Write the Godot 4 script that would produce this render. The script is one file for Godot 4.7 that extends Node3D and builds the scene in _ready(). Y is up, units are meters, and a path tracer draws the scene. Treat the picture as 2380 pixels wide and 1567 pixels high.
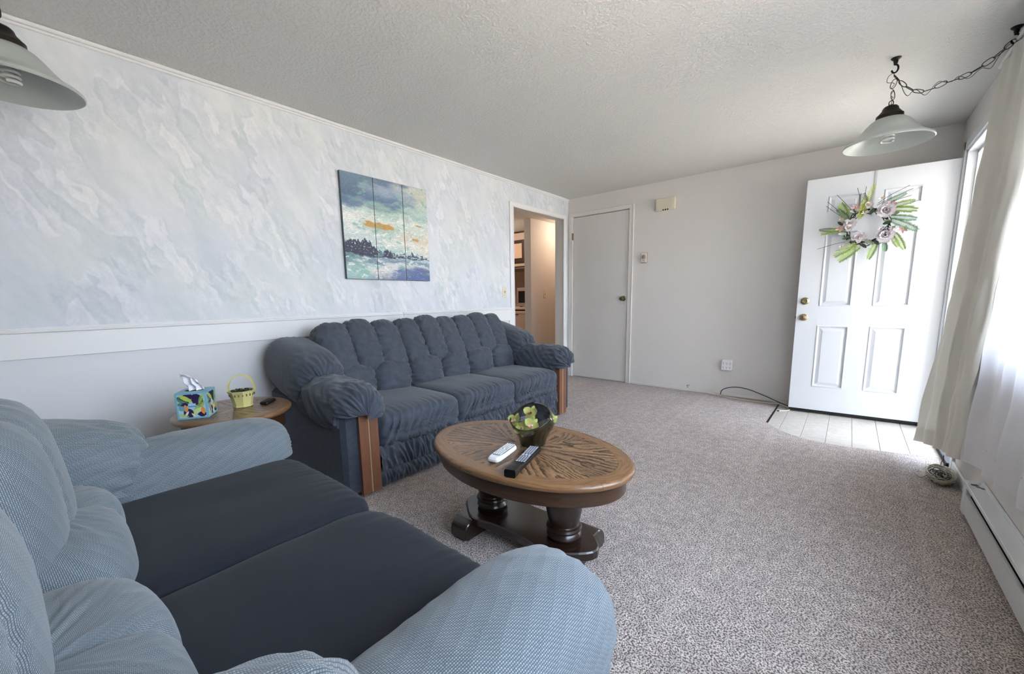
extends Node3D
# Living room with two blue sofas, an oak coffee table and an open entry door.
# World: left wall x = 0, back wall z = 0, floor y = 0, metres.

const H := 2.28            # ceiling height
const XR := 3.42           # inner face of right wall
const ZF := 6.3            # wall behind the camera

var taken := {}
var M := {}
var rng := RandomNumberGenerator.new()
var nz := FastNoiseLite.new()      # general smooth noise, frequency 1

# ------------------------------------------------------------------ mesh builder
class MB:
	var v := PackedVector3Array()
	var n := PackedVector3Array()
	var t := PackedVector2Array()
	var c := PackedColorArray()
	var ix := PackedInt32Array()
	var col := Color.WHITE
	var use_col := false

	func add(p: Vector3, nn: Vector3, uv := Vector2.ZERO) -> int:
		v.append(p); n.append(nn); t.append(uv); c.append(col)
		return v.size() - 1

	func tri_i(a: int, b: int, d: int) -> void:
		var g := (v[b] - v[a]).cross(v[d] - v[a])
		if g.dot(n[a] + n[b] + n[d]) > 0.0:
			ix.append(a); ix.append(d); ix.append(b)
		else:
			ix.append(a); ix.append(b); ix.append(d)

	func poly(pts: Array, nn := Vector3.ZERO, uvs: Array = []) -> void:
		# flat convex polygon
		if nn == Vector3.ZERO:
			nn = (pts[1] - pts[0]).cross(pts[2] - pts[0]).normalized()
		var b := v.size()
		var ax := nn.abs()
		for k in pts.size():
			var p: Vector3 = pts[k]
			var uv := Vector2.ZERO
			if uvs.size() > k: uv = uvs[k]
			elif ax.x > ax.y and ax.x > ax.z: uv = Vector2(p.z, -p.y)
			elif ax.y > ax.z: uv = Vector2(p.x, p.z)
			else: uv = Vector2(p.x, -p.y)
			add(p, nn, uv)
		for k in range(1, pts.size() - 1):
			tri_i(b, b + k, b + k + 1)

	func box(lo: Vector3, hi: Vector3, bev := 0.0, T := Transform3D.IDENTITY) -> void:
		var ctr := (lo + hi) * 0.5
		var h := (hi - lo) * 0.5
		var b: float = min(bev, min(h.x, min(h.y, h.z)) * 0.95)
		var f := func(p: Vector3) -> Vector3: return T * (ctr + p)
		for ax in 3:
			var u := (ax + 1) % 3
			var w := (ax + 2) % 3
			for s in [-1.0, 1.0]:
				var q: Array = []
				for k in [[-1, -1], [1, -1], [1, 1], [-1, 1]]:
					var p := Vector3.ZERO
					p[ax] = s * h[ax]; p[u] = k[0] * (h[u] - b); p[w] = k[1] * (h[w] - b)
					q.append(f.call(p))
				var nn := Vector3.ZERO
				nn[ax] = s
				poly(q, (T.basis * nn).normalized())
		if b <= 0.0: return
		for ax in 3:
			var u := (ax + 1) % 3
			var w := (ax + 2) % 3
			for su in [-1.0, 1.0]:
				for sw in [-1.0, 1.0]:
					var q: Array = []
					for k in [[-1, 0], [1, 0], [1, 1], [-1, 1]]:
						var p := Vector3.ZERO
						p[ax] = k[0] * (h[ax] - b)
						p[u] = su * (h[u] - (b if k[1] == 0 else 0.0))
						p[w] = sw * (h[w] - (0.0 if k[1] == 0 else b))
						q.append(f.call(p))
					var nn := Vector3.ZERO
					nn[u] = su; nn[w] = sw
					poly(q, (T.basis * nn).normalized())
		for sx in [-1.0, 1.0]:
			for sy in [-1.0, 1.0]:
				for sz in [-1.0, 1.0]:
					var a := Vector3(sx * h.x, sy * (h.y - b), sz * (h.z - b))
					var d := Vector3(sx * (h.x - b), sy * h.y, sz * (h.z - b))
					var e := Vector3(sx * (h.x - b), sy * (h.y - b), sz * h.z)
					poly([f.call(a), f.call(d), f.call(e)], (T.basis * Vector3(sx, sy, sz)).normalized())

	func grid(P: PackedVector3Array, UV: PackedVector2Array, nu: int, nv: int, wrap_u := false, outward := Vector3.INF, flip := false) -> void:
		# P holds (nv+1) rows of (nu+1) points; smooth normals; outward = a point inside the body
		var b := v.size()
		var w := nu + 1
		for j in nv + 1:
			for i in w:
				var i0 := i - 1
				var i1 := i + 1
				if i0 < 0: i0 = nu - 1 if wrap_u else 0
				if i1 > nu: i1 = 1 if wrap_u else nu
				var j0: int = max(j - 1, 0)
				var j1: int = min(j + 1, nv)
				var du := P[j * w + i1] - P[j * w + i0]
				var dv := P[j1 * w + i] - P[j0 * w + i]
				if du.length_squared() < 1e-14:
					var jj: int = 1 if j == 0 else nv - 1
					du = P[jj * w + i1] - P[jj * w + i0]
				var nn := du.cross(dv).normalized()
				if flip: nn = -nn
				if nn == Vector3.ZERO: nn = Vector3.UP
				if outward != Vector3.INF and nn.dot(P[j * w + i] - outward) < 0.0: nn = -nn
				add(P[j * w + i], nn, UV[j * w + i])
		for j in nv:
			for i in nu:
				var a := b + j * w + i
				tri_i(a, a + 1, a + w)
				tri_i(a + 1, a + w + 1, a + w)

	func lathe(prof: Array, sides: int, T := Transform3D.IDENTITY, sx := 1.0, sz := 1.0, uvs := 1.0) -> void:
		# prof: Vector2(r, y) from bottom to top; a corner sharper than 35 degrees is kept sharp
		var runs: Array = []
		var cur: Array = [prof[0]]
		for k in range(1, prof.size()):
			cur.append(prof[k])
			if k < prof.size() - 1:
				var d0: Vector2 = (prof[k] - prof[k - 1]).normalized()
				var d1: Vector2 = (prof[k + 1] - prof[k]).normalized()
				if d0.dot(d1) < 0.82:
					runs.append(cur); cur = [prof[k]]
		runs.append(cur)
		var L := 0.0
		for r in runs:
			var m: int = r.size()
			var b := v.size()
			for k in m:
				var d: Vector2 = (r[min(k + 1, m - 1)] - r[max(k - 1, 0)]).normalized()
				if k > 0: L += (r[k] - r[k - 1]).length()
				for i in sides + 1:
					var a := TAU * i / sides
					var nn := Vector3(d.y * cos(a) / sx, -d.x, d.y * sin(a) / sz).normalized()
					add(T * Vector3(r[k].x * cos(a) * sx, r[k].y, r[k].x * sin(a) * sz), (T.basis * nn).normalized(), Vector2(a * 0.15 * uvs, L * uvs))
			for k in m - 1:
				for i in sides:
					var a := b + k * (sides + 1) + i
					tri_i(a, a + 1, a + sides + 1)
					tri_i(a + 1, a + sides + 2, a + sides + 1)

	func tube(path: Array, rad, sides := 8, closed := false, caps := true) -> void:
		var m := path.size()
		var up := Vector3.UP
		var P := PackedVector3Array()
		var U := PackedVector2Array()
		var L := 0.0
		var cnt := m + 1 if closed else m
		var x := Vector3.ZERO
		var fr: Array = []
		for k in cnt:
			var kk := k % m
			var a: Vector3 = path[(kk - 1 + m) % m] if (closed or kk > 0) else path[kk]
			var d: Vector3 = path[(kk + 1) % m] if (closed or kk < m - 1) else path[kk]
			var tg := (d - a).normalized()
			if k == 0:
				if abs(tg.dot(up)) > 0.9: up = Vector3.RIGHT
				x = tg.cross(up).normalized()
			else:
				x = (x - tg * x.dot(tg)).normalized()
			var y := tg.cross(x)
			if k > 0: L += (path[kk] - path[(k - 1) % m]).length()
			var r: float = rad if rad is float else rad[kk]
			fr.append([path[kk], x, y, tg])
			for i in sides + 1:
				var an := TAU * i / sides
				P.append(path[kk] + (x * cos(an) + y * sin(an)) * r)
				U.append(Vector2(an * r, L))
		var b := v.size()
		for k in cnt:
			for i in sides + 1:
				var q := k * (sides + 1) + i
				add(P[q], (P[q] - fr[k][0]).normalized(), U[q])
		for k in cnt - 1:
			for i in sides:
				var a := b + k * (sides + 1) + i
				tri_i(a, a + 1, a + sides + 1)
				tri_i(a + 1, a + sides + 2, a + sides + 1)
		if caps and not closed:
			for e in [0, cnt - 1]:
				var pts: Array = []
				for i in sides: pts.append(P[e * (sides + 1) + i])
				poly(pts, -fr[e][3] if e == 0 else fr[e][3])

	func prism(pts: Array, y0: float, y1: float, bev := 0.0, T := Transform3D.IDENTITY) -> void:
		# outline of Vector2(x, z), star-shaped about its mean, extruded in y with chamfered edges
		var m := pts.size()
		var ctr := Vector2.ZERO
		for p in pts: ctr += p / m
		var rings: Array = []
		for k in [[y0, bev], [y0 + bev, 0.0], [y1 - bev, 0.0], [y1, bev]]:
			var r: Array = []
			for i in m:
				var tg: Vector2 = (pts[(i + 1) % m] - pts[(i - 1 + m) % m]).normalized()
				var nn := Vector2(tg.y, -tg.x)
				if nn.dot(pts[i] - ctr) < 0.0: nn = -nn
				var q: Vector2 = pts[i] - nn * k[1]
				r.append(T * Vector3(q.x, k[0], q.y))
			rings.append(r)
		var mid := T * Vector3(ctr.x, (y0 + y1) * 0.5, ctr.y)
		for s in 3:
			if bev <= 0.0 and s != 1: continue
			for i in m:
				var j := (i + 1) % m
				var q := [rings[s][i], rings[s][j], rings[s + 1][j], rings[s + 1][i]]
				var nn: Vector3 = (q[1] - q[0]).cross(q[3] - q[0]).normalized()
				if nn.dot(q[0] - mid) < 0.0: nn = -nn
				poly(q, nn)
		for s in [0, 3]:
			var nn := (T.basis * (Vector3.DOWN if s == 0 else Vector3.UP)).normalized()
			var b := v.size()
			add(T * Vector3(ctr.x, y0 if s == 0 else y1, ctr.y), nn, ctr)
			for i in m: add(rings[s][i], nn, pts[i])
			for i in m: tri_i(b, b + 1 + i, b + 1 + (i + 1) % m)

	func move(T: Transform3D, from := 0) -> void:
		for k in range(from, v.size()):
			v[k] = T * v[k]
			n[k] = (T.basis * n[k]).normalized()

	func mesh() -> ArrayMesh:
		var a := []
		a.resize(Mesh.ARRAY_MAX)
		a[Mesh.ARRAY_VERTEX] = v
		a[Mesh.ARRAY_NORMAL] = n
		a[Mesh.ARRAY_TEX_UV] = t
		if use_col: a[Mesh.ARRAY_COLOR] = c
		a[Mesh.ARRAY_INDEX] = ix
		var m := ArrayMesh.new()
		m.add_surface_from_arrays(Mesh.PRIMITIVE_TRIANGLES, a)
		return m

# ------------------------------------------------------------------ scene helpers
func numbered(s: String) -> String:
	if not taken.has(s):
		taken[s] = 0
		return s
	taken[s] += 1
	return "%s_%03d" % [s, taken[s]]

func obj(called: String, mb: MB, m: Material, parent: Node = null) -> MeshInstance3D:
	return put(called, mb.mesh(), m, parent)

func put(called: String, me: Mesh, m: Material, parent: Node = null) -> MeshInstance3D:
	var o := MeshInstance3D.new()
	o.mesh = me
	o.material_override = m
	if parent == null:
		o.name = numbered(called)
		add_child(o)
	else:
		var nm := called
		var k := 0
		while parent.has_node(NodePath(nm)):
			k += 1
			nm = "%s_%03d" % [called, k]
		o.name = nm
		parent.add_child(o, true)
	return o

func tag(o: Node, label: String, category: String, group := "") -> Node:
	o.set_meta("label", label)
	o.set_meta("category", category)
	if group != "": o.set_meta("group", group)
	return o

func thing(called: String, label: String, category: String, at := Vector3.ZERO, group := "", turn := 0.0) -> Node3D:
	var o := Node3D.new()
	o.name = numbered(called)
	add_child(o)
	o.position = at
	o.rotation.y = turn
	tag(o, label, category, group)
	return o

func struct(called: String, mb: MB, m: Material, label: String, category: String, parent: Node = null) -> MeshInstance3D:
	var o := obj(called, mb, m, parent)
	if parent == null:
		o.set_meta("kind", "structure")
		tag(o, label, category)
	return o

func bx(lo: Vector3, hi: Vector3, bev := 0.0) -> MB:
	var b := MB.new()
	b.box(lo, hi, bev)
	return b

func mat(col: Color, rough := 0.6, metal := 0.0) -> StandardMaterial3D:
	var m := StandardMaterial3D.new()
	m.albedo_color = col
	m.roughness = rough
	m.metallic = metal
	m.cull_mode = BaseMaterial3D.CULL_DISABLED
	return m

func noise(freq: float, sd: int, oct := 3, type := FastNoiseLite.TYPE_SIMPLEX_SMOOTH) -> FastNoiseLite:
	var f := FastNoiseLite.new()
	f.noise_type = type
	f.frequency = freq
	f.seed = sd
	f.fractal_octaves = oct
	f.fractal_type = FastNoiseLite.FRACTAL_FBM if oct > 1 else FastNoiseLite.FRACTAL_NONE
	return f

func tex(img: Image) -> ImageTexture:
	img.generate_mipmaps()
	return ImageTexture.create_from_image(img)

func bump_tex(img: Image, strength: float) -> ImageTexture:
	var b: Image = img.duplicate()
	b.convert(Image.FORMAT_RGBA8)
	b.bump_map_to_normal_map(strength)
	return tex(b)

func smooth(a: float, b: float, x: float) -> float:
	return smoothstep(a, b, x)

func tri_map(m: StandardMaterial3D, sc: Vector3, world := true, sharp := 4.0) -> void:
	m.uv1_triplanar = true
	m.uv1_world_triplanar = world
	m.uv1_triplanar_sharpness = sharp
	m.uv1_scale = sc

func unit_se(a: float, e: float) -> Vector2:
	var p := 2.0 / e
	var c := cos(a)
	var d := sin(a)
	return Vector2(c, d) / pow(pow(absf(c), p) + pow(absf(d), p), 1.0 / p)

# equal steps along a superellipse arc: returns angles
func even_angles(hx: float, hy: float, e: float, full: bool, n: int) -> PackedFloat32Array:
	var m := 720
	var span := TAU if full else PI
	var acc := PackedFloat32Array()
	acc.resize(m + 1)
	var prev := Vector2.ZERO
	for i in m + 1:
		var a := span * i / m
		var q := unit_se(a, e) * Vector2(hx, hy)
		acc[i] = 0.0 if i == 0 else acc[i - 1] + q.distance_to(prev)
		prev = q
	var out := PackedFloat32Array()
	var k := 0
	for i in n + 1:
		var want := acc[m] * i / n
		while k < m - 1 and acc[k + 1] < want: k += 1
		var fr: float = clampf((want - acc[k]) / maxf(acc[k + 1] - acc[k], 1e-9), 0.0, 1.0)
		out.append(span * (k + fr) / m)
	out.append(acc[m])
	return out

# a soft stuffed shape: superellipsoid with its poles along local z, wrinkled
func puff(mb: MB, h: Vector3, e_end: float, e_ring: float, T: Transform3D, nu := 56, nv := 40, w := {}) -> void:
	var P := PackedVector3Array()
	var U := PackedVector2Array()
	var ge: float = w.get("end", 0.0)          # gathers at both ends
	var ge1: float = w.get("end1", ge)         # at +z end
	var fe: float = w.get("fend", 9.0)
	var gs: float = w.get("side", 0.0)         # wrinkles on the two x sides
	var fs: float = w.get("fside", 9.0)
	var gf: float = w.get("front", 0.0)        # vertical gathers on local +x face
	var ff: float = w.get("ffront", 45.0)
	var gn: float = w.get("all", 0.0)
	var fn: float = w.get("fall", 6.0)
	var gd: float = w.get("diag", 0.0)         # slanting folds over the whole roll
	var seam: float = w.get("seam", 0.0)
	var sd: float = w.get("seed", 1.0) * 17.3
	var pole: float = w.get("pole", 0.0)       # shift of the +z pole in y
	var hem: float = w.get("hem", -1.0)        # flattens what lies under this height in front of hem_z (in T's space)
	var hem_z: float = w.get("hem_z", 0.0)
	var hem_in: float = w.get("hem_in", 0.0)
	var crown: float = w.get("crown", 0.0)
	var grooves: Array = w.get("grooves", [])   # stitched channels at these x (of half width)
	var gdep: float = w.get("gdepth", 0.0)
	var ring := even_angles(h.x, h.y, e_ring, true, nu)
	var mer := even_angles(h.z, maxf(h.x, h.y), e_end, false, nv)
	var per := ring[nu + 1]
	var ml := mer[nv + 1]
	for j in nv + 1:
		var th := mer[j]
		var ms := unit_se(th, e_end)
		var ct := cos(th)
		var z := h.z * ms.x
		var s := maxf(ms.y, 0.0)
		if j == 0 or j == nv: s = 0.0
		var we := pow(1.0 - clampf(float(j if ct > 0.0 else nv - j) / nv * 2.0, 0.0, 1.0), 1.6) * minf(s * 1.6, 1.0)
		for i in nu + 1:
			var ph := ring[i] if i < nu else 0.0
			var cp := cos(ph)
			var sp := sin(ph)
			var rr := unit_se(ph, e_ring)
			var rx := rr.x
			var ry := rr.y
			var x := h.x * s * rx
			var y := h.y * s * ry
			var d := Vector3(x / (h.x * h.x), y / (h.y * h.y), z / (h.z * h.z)).normalized()
			var k := 0.0
			var g: float = ge1 if ct > 0.0 else ge
			if g > 0.0: k -= g * we * absf(nz.get_noise_3d(rx * fe + sd, ry * fe, ct * 2.0)) * 2.2
			if gs > 0.0: k -= gs * pow(absf(rx), 2.0) * s * absf(nz.get_noise_3d(z / h.z * fs + sd, ry * 1.8 + signf(rx) * 7.0, rx * 0.8)) * 2.0
			if gf > 0.0:
				var wf: float = smoothstep(0.50, 0.88, rx) * smoothstep(0.0, 0.2, 1.0 - absf(z / h.z))
				wf *= 1.0 - 0.75 * smoothstep(0.3, 0.95, ry)
				k -= gf * wf * absf(nz.get_noise_2d(z * ff + sd + y * 10.0, y * 1.6)) * 2.2
			if gd > 0.0: k -= gd * s * pow(absf(nz.get_noise_2d(z * 9.0 + sd + ry * 1.3, rx * 0.9 + ry * 0.5)), 0.8) * 1.6
			if gn > 0.0: k += gn * nz.get_noise_3d(x * fn / 0.3 + sd, y * fn / 0.3, z * fn / 0.3)
			if seam > 0.0 and cp > 0.1: k -= seam * exp(-pow((y / h.y + 0.42) / 0.09, 2.0))
			for q in grooves:
				var gx: float = x - q * h.x - 0.012 * sin(z * 9.0 + q * 4.0)
				k -= gdep * exp(-gx * gx / 0.00016) + 0.35 * gdep * exp(-gx * gx / 0.0022)
				k -= 0.5 * gdep * exp(-gx * gx / 0.0022) * absf(nz.get_noise_2d(z * 34.0 + sd, q))
			var p := Vector3(x, y, z) + d * k
			if crown != 0.0: p.y += crown * (1.0 - pow(absf(z / h.z), 2.5)) * (0.5 + 0.5 * y / h.y)
			if pole != 0.0 and ct > 0.0: p.y += pole * (1.0 - s)
			p = T * p
			if hem > 0.0 and p.z > hem_z:
				var lim := hem - hem_in * smoothstep(0.2, 0.9, rx * signf(hem_in)) if hem_in != 0.0 else hem
				if hem_in != 0.0: lim = hem - absf(hem_in) * smoothstep(0.15, 0.9, rx * signf(hem_in))
				if p.y < lim: p.y = lim + (p.y - lim) * 0.06
			P.append(p)
			U.append(Vector2(per * i / nu, ml * j / nv))
	mb.grid(P, U, nu, nv, true, T.origin)

func frame(o: Vector3, x: Vector3, y: Vector3, z: Vector3) -> Transform3D:
	return Transform3D(Basis(x, y, z), o)

# ------------------------------------------------------------------ materials
func noise_bytes(w: int, h: int, freq: float, sd: int, oct: int, type := FastNoiseLite.TYPE_SIMPLEX_SMOOTH) -> PackedByteArray:
	var f := noise(freq, sd, oct, type)
	var im := f.get_seamless_image(w, h, false, false, 0.12, true)
	im.convert(Image.FORMAT_L8)
	return im.get_data()

func carpet_mats() -> void:
	var N := 1024
	var a := noise_bytes(N, N, 0.085, 3, 2)         # tuft clumps, about 10 mm
	var b := noise_bytes(N, N, 0.22, 5, 2)          # fibres
	var d := noise_bytes(N, N, 0.012, 9, 2)
	var px := PackedByteArray()
	px.resize(N * N * 3)
	var hh := PackedByteArray()
	hh.resize(N * N)
	for k in N * N:
		var s := a[k] * 0.62 + b[k] * 0.38
		var g := clampf((s - 84.0) / 66.0, 0.0, 1.0)
		g = g * g * (3.0 - 2.0 * g)
		var l := 0.9 + d[k] / 255.0 * 0.2
		px[k * 3] = int(clampf((92.0 + 128.0 * g) * l, 0, 255))
		px[k * 3 + 1] = int(clampf((78.0 + 131.0 * g) * l, 0, 255))
		px[k * 3 + 2] = int(clampf((71.0 + 131.0 * g) * l, 0, 255))
		hh[k] = int(clampf(s, 0, 255))
	var m := mat(Color.WHITE, 0.95)
	m.albedo_texture = tex(Image.create_from_data(N, N, false, Image.FORMAT_RGB8, px))
	m.normal_enabled = true
	m.normal_texture = bump_tex(Image.create_from_data(N, N, false, Image.FORMAT_L8, hh), 9.0)
	m.normal_scale = 1.0
	m.vertex_color_use_as_albedo = true
	m.rim_enabled = true
	m.rim = 0.3
	tri_map(m, Vector3(1.0 / 0.70, 1.0 / 0.70, 1.0 / 0.70))
	M.carpet = m

func ceiling_mat() -> void:
	var N := 512
	var f := noise(0.045, 21, 3)
	var im := f.get_seamless_image(N, N, false, false, 0.12, true)
	im.convert(Image.FORMAT_L8)
	var by := im.get_data()
	for k in by.size(): by[k] = int(255.0 * smoothstep(0.42, 0.72, by[k] / 255.0))
	var m := mat(Color(0.84, 0.835, 0.82), 0.85)
	m.normal_enabled = true
	m.normal_texture = bump_tex(Image.create_from_data(N, N, false, Image.FORMAT_L8, by), 3.0)
	m.normal_scale = 0.35
	tri_map(m, Vector3.ONE / 0.55)
	M.ceiling = m

func wallpaper_mat() -> void:
	# rag-rolled marble print: torn diagonal edges, soft grey-blue and white clouds
	var W := 2000
	var Hh := 583
	var sc := 2.4 / 1000.0        # metres per pixel
	var n1 := noise(1.0, 31, 4)
	var n2 := noise(1.0, 33, 3)
	var n3 := noise(1.0, 35, 2)
	var px := PackedByteArray()
	px.resize(W * Hh * 3)
	var k := 0
	for j in Hh:
		for i in W:
			var x := i * sc
			var y := j * sc
			var u := x * 0.42 + y * 0.91         # along the streaks
			var w := x * 0.91 - y * 0.42
			var wp := n2.get_noise_2d(x * 7.0, y * 5.0)
			var g := n1.get_noise_2d(u * 1.3 + 3.0, w * 4.6 + wp * 0.14)
			var t := (g * 0.5 + 0.5) * 4.2 + wp * 0.10
			var fr := t - floorf(t)
			var on := smoothstep(-0.25, 0.15, n3.get_noise_2d(x * 2.6 + 19.0, y * 2.2))
			var edge := exp(-fr * 22.0) * 0.55 * on
			var soft := n3.get_noise_2d(x * 1.9 + 7.0, y * 1.9)
			var cr := n2.get_noise_2d(u * 9.0 + 5.0, w * 19.0)
			var fine := cr * 0.42 + n3.get_noise_2d(x * 60.0, y * 46.0) * 0.22
			var q := clampf(0.52 + g * 0.42 + (0.5 - fr) * 0.60 * on - edge + fine * (0.30 + 0.5 * on), 0.0, 1.0)
			var tint := soft * 0.5 + 0.5
			var lo := Vector3(196, 202, 212).lerp(Vector3(200, 209, 212), clampf(tint * 1.3, 0.0, 1.0))
			var hi := Vector3(236, 235, 234).lerp(Vector3(230, 231, 238), clampf(1.4 - tint * 1.6, 0.0, 1.0))
			var cc := lo.lerp(hi, q)
			px[k] = int(cc.x); px[k + 1] = int(cc.y); px[k + 2] = int(cc.z)
			k += 3
	var m := mat(Color(1, 1, 1), 0.72)
	m.albedo_texture = tex(Image.create_from_data(W, Hh, false, Image.FORMAT_RGB8, px))
	tri_map(m, Vector3(1.0 / 4.8, 1.0 / 1.4, 1.0 / 4.8), true, 12.0)
	m.uv1_offset = Vector3(0, -0.9 / 1.4, 0)
	M.wallpaper = m

func oak_image(cathedral: bool, sd: int, light: Color, dark: Color, con: float) -> Image:
	# grain runs along v (down the picture)
	var W := 256
	var Hh := 768
	var n1 := noise(1.0, sd, 3)
	var px := PackedByteArray()
	px.resize(W * Hh * 3)
	var k := 0
	for j in Hh:
		for i in W:
			var x := float(i) / W - 0.5
			var y := float(j) / Hh
			var g: float
			var wob := n1.get_noise_2d(x * 2.2 + sd, y * 1.6)
			if cathedral:
				var cx := x - wob * 0.10
				g = (sqrt(cx * cx * 9.0 + 0.010) * 2.4 - y * 1.15 + wob * 0.55 + 0.05 * n1.get_noise_2d(x * 9.0, y * 30.0)) * 3.6
			else:
				g = (x * 1.0 + wob * 0.22) * 12.0
			var fr := g - floorf(g)
			var late := pow(fr, 1.9) * (1.0 - smoothstep(0.93, 1.0, fr))
			var pore := n1.get_noise_2d(i * 0.55 + 9.0, j * 0.028 + sd)
			var pore2 := n1.get_noise_2d(i * 0.2 + 3.0, j * 0.012)
			var dk := clampf(late * con * (0.65 + 0.6 * pore2) + maxf(pore, 0.0) * 0.55 * con, 0.0, 1.0)
			var tone := 1.0 + 0.09 * n1.get_noise_2d(x * 3.0 + 40.0, y * 2.0) + 0.05 * pore
			var cc := light.lerp(dark, dk)
			px[k] = int(clampf(cc.r * tone * 255.0, 0, 255))
			px[k + 1] = int(clampf(cc.g * tone * 255.0, 0, 255))
			px[k + 2] = int(clampf(cc.b * tone * 255.0, 0, 255))
			k += 3
	return Image.create_from_data(W, Hh, false, Image.FORMAT_RGB8, px)

func wood(im: Image, rough: float, coat := 0.0) -> StandardMaterial3D:
	var m := mat(Color.WHITE, rough)
	m.albedo_texture = tex(im)
	m.normal_enabled = true
	var g: Image = im.duplicate()
	g.convert(Image.FORMAT_L8)
	m.normal_texture = bump_tex(g, 0.7)
	m.normal_scale = 0.15
	if coat > 0.0:
		m.clearcoat_enabled = true
		m.clearcoat = coat
		m.clearcoat_roughness = 0.18
	return m

func fabric_mats() -> void:
	# velvet of the long sofa
	var N := 512
	var nb := noise(0.02, 61, 3).get_seamless_image(N, N, false, false, 0.12, true)
	nb.convert(Image.FORMAT_L8)
	var by := nb.get_data()
	var fb := noise_bytes(N, N, 0.35, 63, 2)
	var px := PackedByteArray()
	px.resize(N * N * 3)
	for k in N * N:
		var l := 0.86 + 0.20 * by[k] / 255.0 + 0.10 * (fb[k] / 255.0 - 0.5)
		px[k * 3] = int(clampf(67.0 * l, 0, 255))
		px[k * 3 + 1] = int(clampf(74.0 * l, 0, 255))
		px[k * 3 + 2] = int(clampf(86.0 * l, 0, 255))
	var ve := mat(Color(1, 1, 1), 0.82)
	ve.albedo_texture = tex(Image.create_from_data(N, N, false, Image.FORMAT_RGB8, px))
	ve.rim_enabled = true
	ve.rim = 0.35
	ve.rim_tint = 0.6
	tri_map(ve, Vector3.ONE * 2.2, false, 3.0)
	M.velvet = ve
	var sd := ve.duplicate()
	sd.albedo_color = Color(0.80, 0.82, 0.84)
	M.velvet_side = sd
	# waffle weave of the loveseat: 20 cells over 13 cm
	var C := 20
	var S := 26
	var W := C * S
	px = PackedByteArray()
	px.resize(W * W * 3)
	var hh := PackedByteArray()
	hh.resize(W * W)
	var sx := PackedByteArray()
	sx.resize(W * W * 3)
	var f2 := noise(0.3, 71, 2)
	for j in W:
		for i in W:
			var k := j * W + i
			var fx := absf(float(i % S) / S - 0.5) * 2.0
			var fy := absf(float(j % S) / S - 0.5) * 2.0
			var jit := 0.86 + 0.28 * float(((i / S) * 7919 + (j / S) * 104729) % 97) / 97.0
			var fib := 1.0 + 0.14 * f2.get_noise_2d(i, j * 0.6)
			var gx := smoothstep(0.45, 0.95, fx)
			var gy := smoothstep(0.50, 0.98, fy)
			var g := 1.0 - maxf(gx * 0.90, gy * 0.66)
			var l := (0.16 + 0.84 * g) * jit * fib
			px[k * 3] = int(clampf(33.0 + 100.0 * l, 0, 255))
			px[k * 3 + 1] = int(clampf(40.0 + 104.0 * l, 0, 255))
			px[k * 3 + 2] = int(clampf(48.0 + 102.0 * l, 0, 255))
			hh[k] = int(clampf(g * 200.0 + 30.0, 0, 255))
			var gs := 1.0 - maxf(gx * 0.95, gy * 0.45)
			var l2 := gs * jit * fib
			sx[k * 3] = int(clampf(4.0 + 11.0 * l2, 0, 255))
			sx[k * 3 + 1] = int(clampf(7.0 + 15.0 * l2, 0, 255))
			sx[k * 3 + 2] = int(clampf(14.0 + 23.0 * l2, 0, 255))
	var wf := mat(Color.WHITE, 0.85)
	wf.albedo_texture = tex(Image.create_from_data(W, W, false, Image.FORMAT_RGB8, px))
	wf.normal_enabled = true
	wf.normal_texture = bump_tex(Image.create_from_data(W, W, false, Image.FORMAT_L8, hh), 2.0)
	wf.normal_scale = 0.7
	wf.uv1_scale = Vector3.ONE / 0.064
	wf.rim_enabled = true
	wf.rim = 0.4
	wf.rim_tint = 0.5
	M.waffle = wf
	var ws := wf.duplicate()
	ws.albedo_texture = tex(Image.create_from_data(W, W, false, Image.FORMAT_RGB8, sx))
	ws.uv1_scale = Vector3.ONE / 0.066
	ws.rim = 0.12
	M.cord = ws

func vinyl_mat() -> void:
	var N := 256
	var f := noise(1.0, 81, 4)
	var px := PackedByteArray()
	px.resize(N * N * 3)
	for j in N:
		for i in N:
			var l := 0.95 + 0.13 * f.get_noise_2d(i * 0.010, j * 0.16) + 0.06 * f.get_noise_2d(i * 0.05, j * 0.05)
			var k := (j * N + i) * 3
			px[k] = int(clampf(200.0 * l, 0, 255)); px[k + 1] = int(clampf(194.0 * l, 0, 255)); px[k + 2] = int(clampf(185.0 * l, 0, 255))
	var m := mat(Color.WHITE, 0.38)
	m.albedo_texture = tex(Image.create_from_data(N, N, false, Image.FORMAT_RGB8, px))
	tri_map(m, Vector3.ONE / 0.45)
	M.vinyl = m

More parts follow.
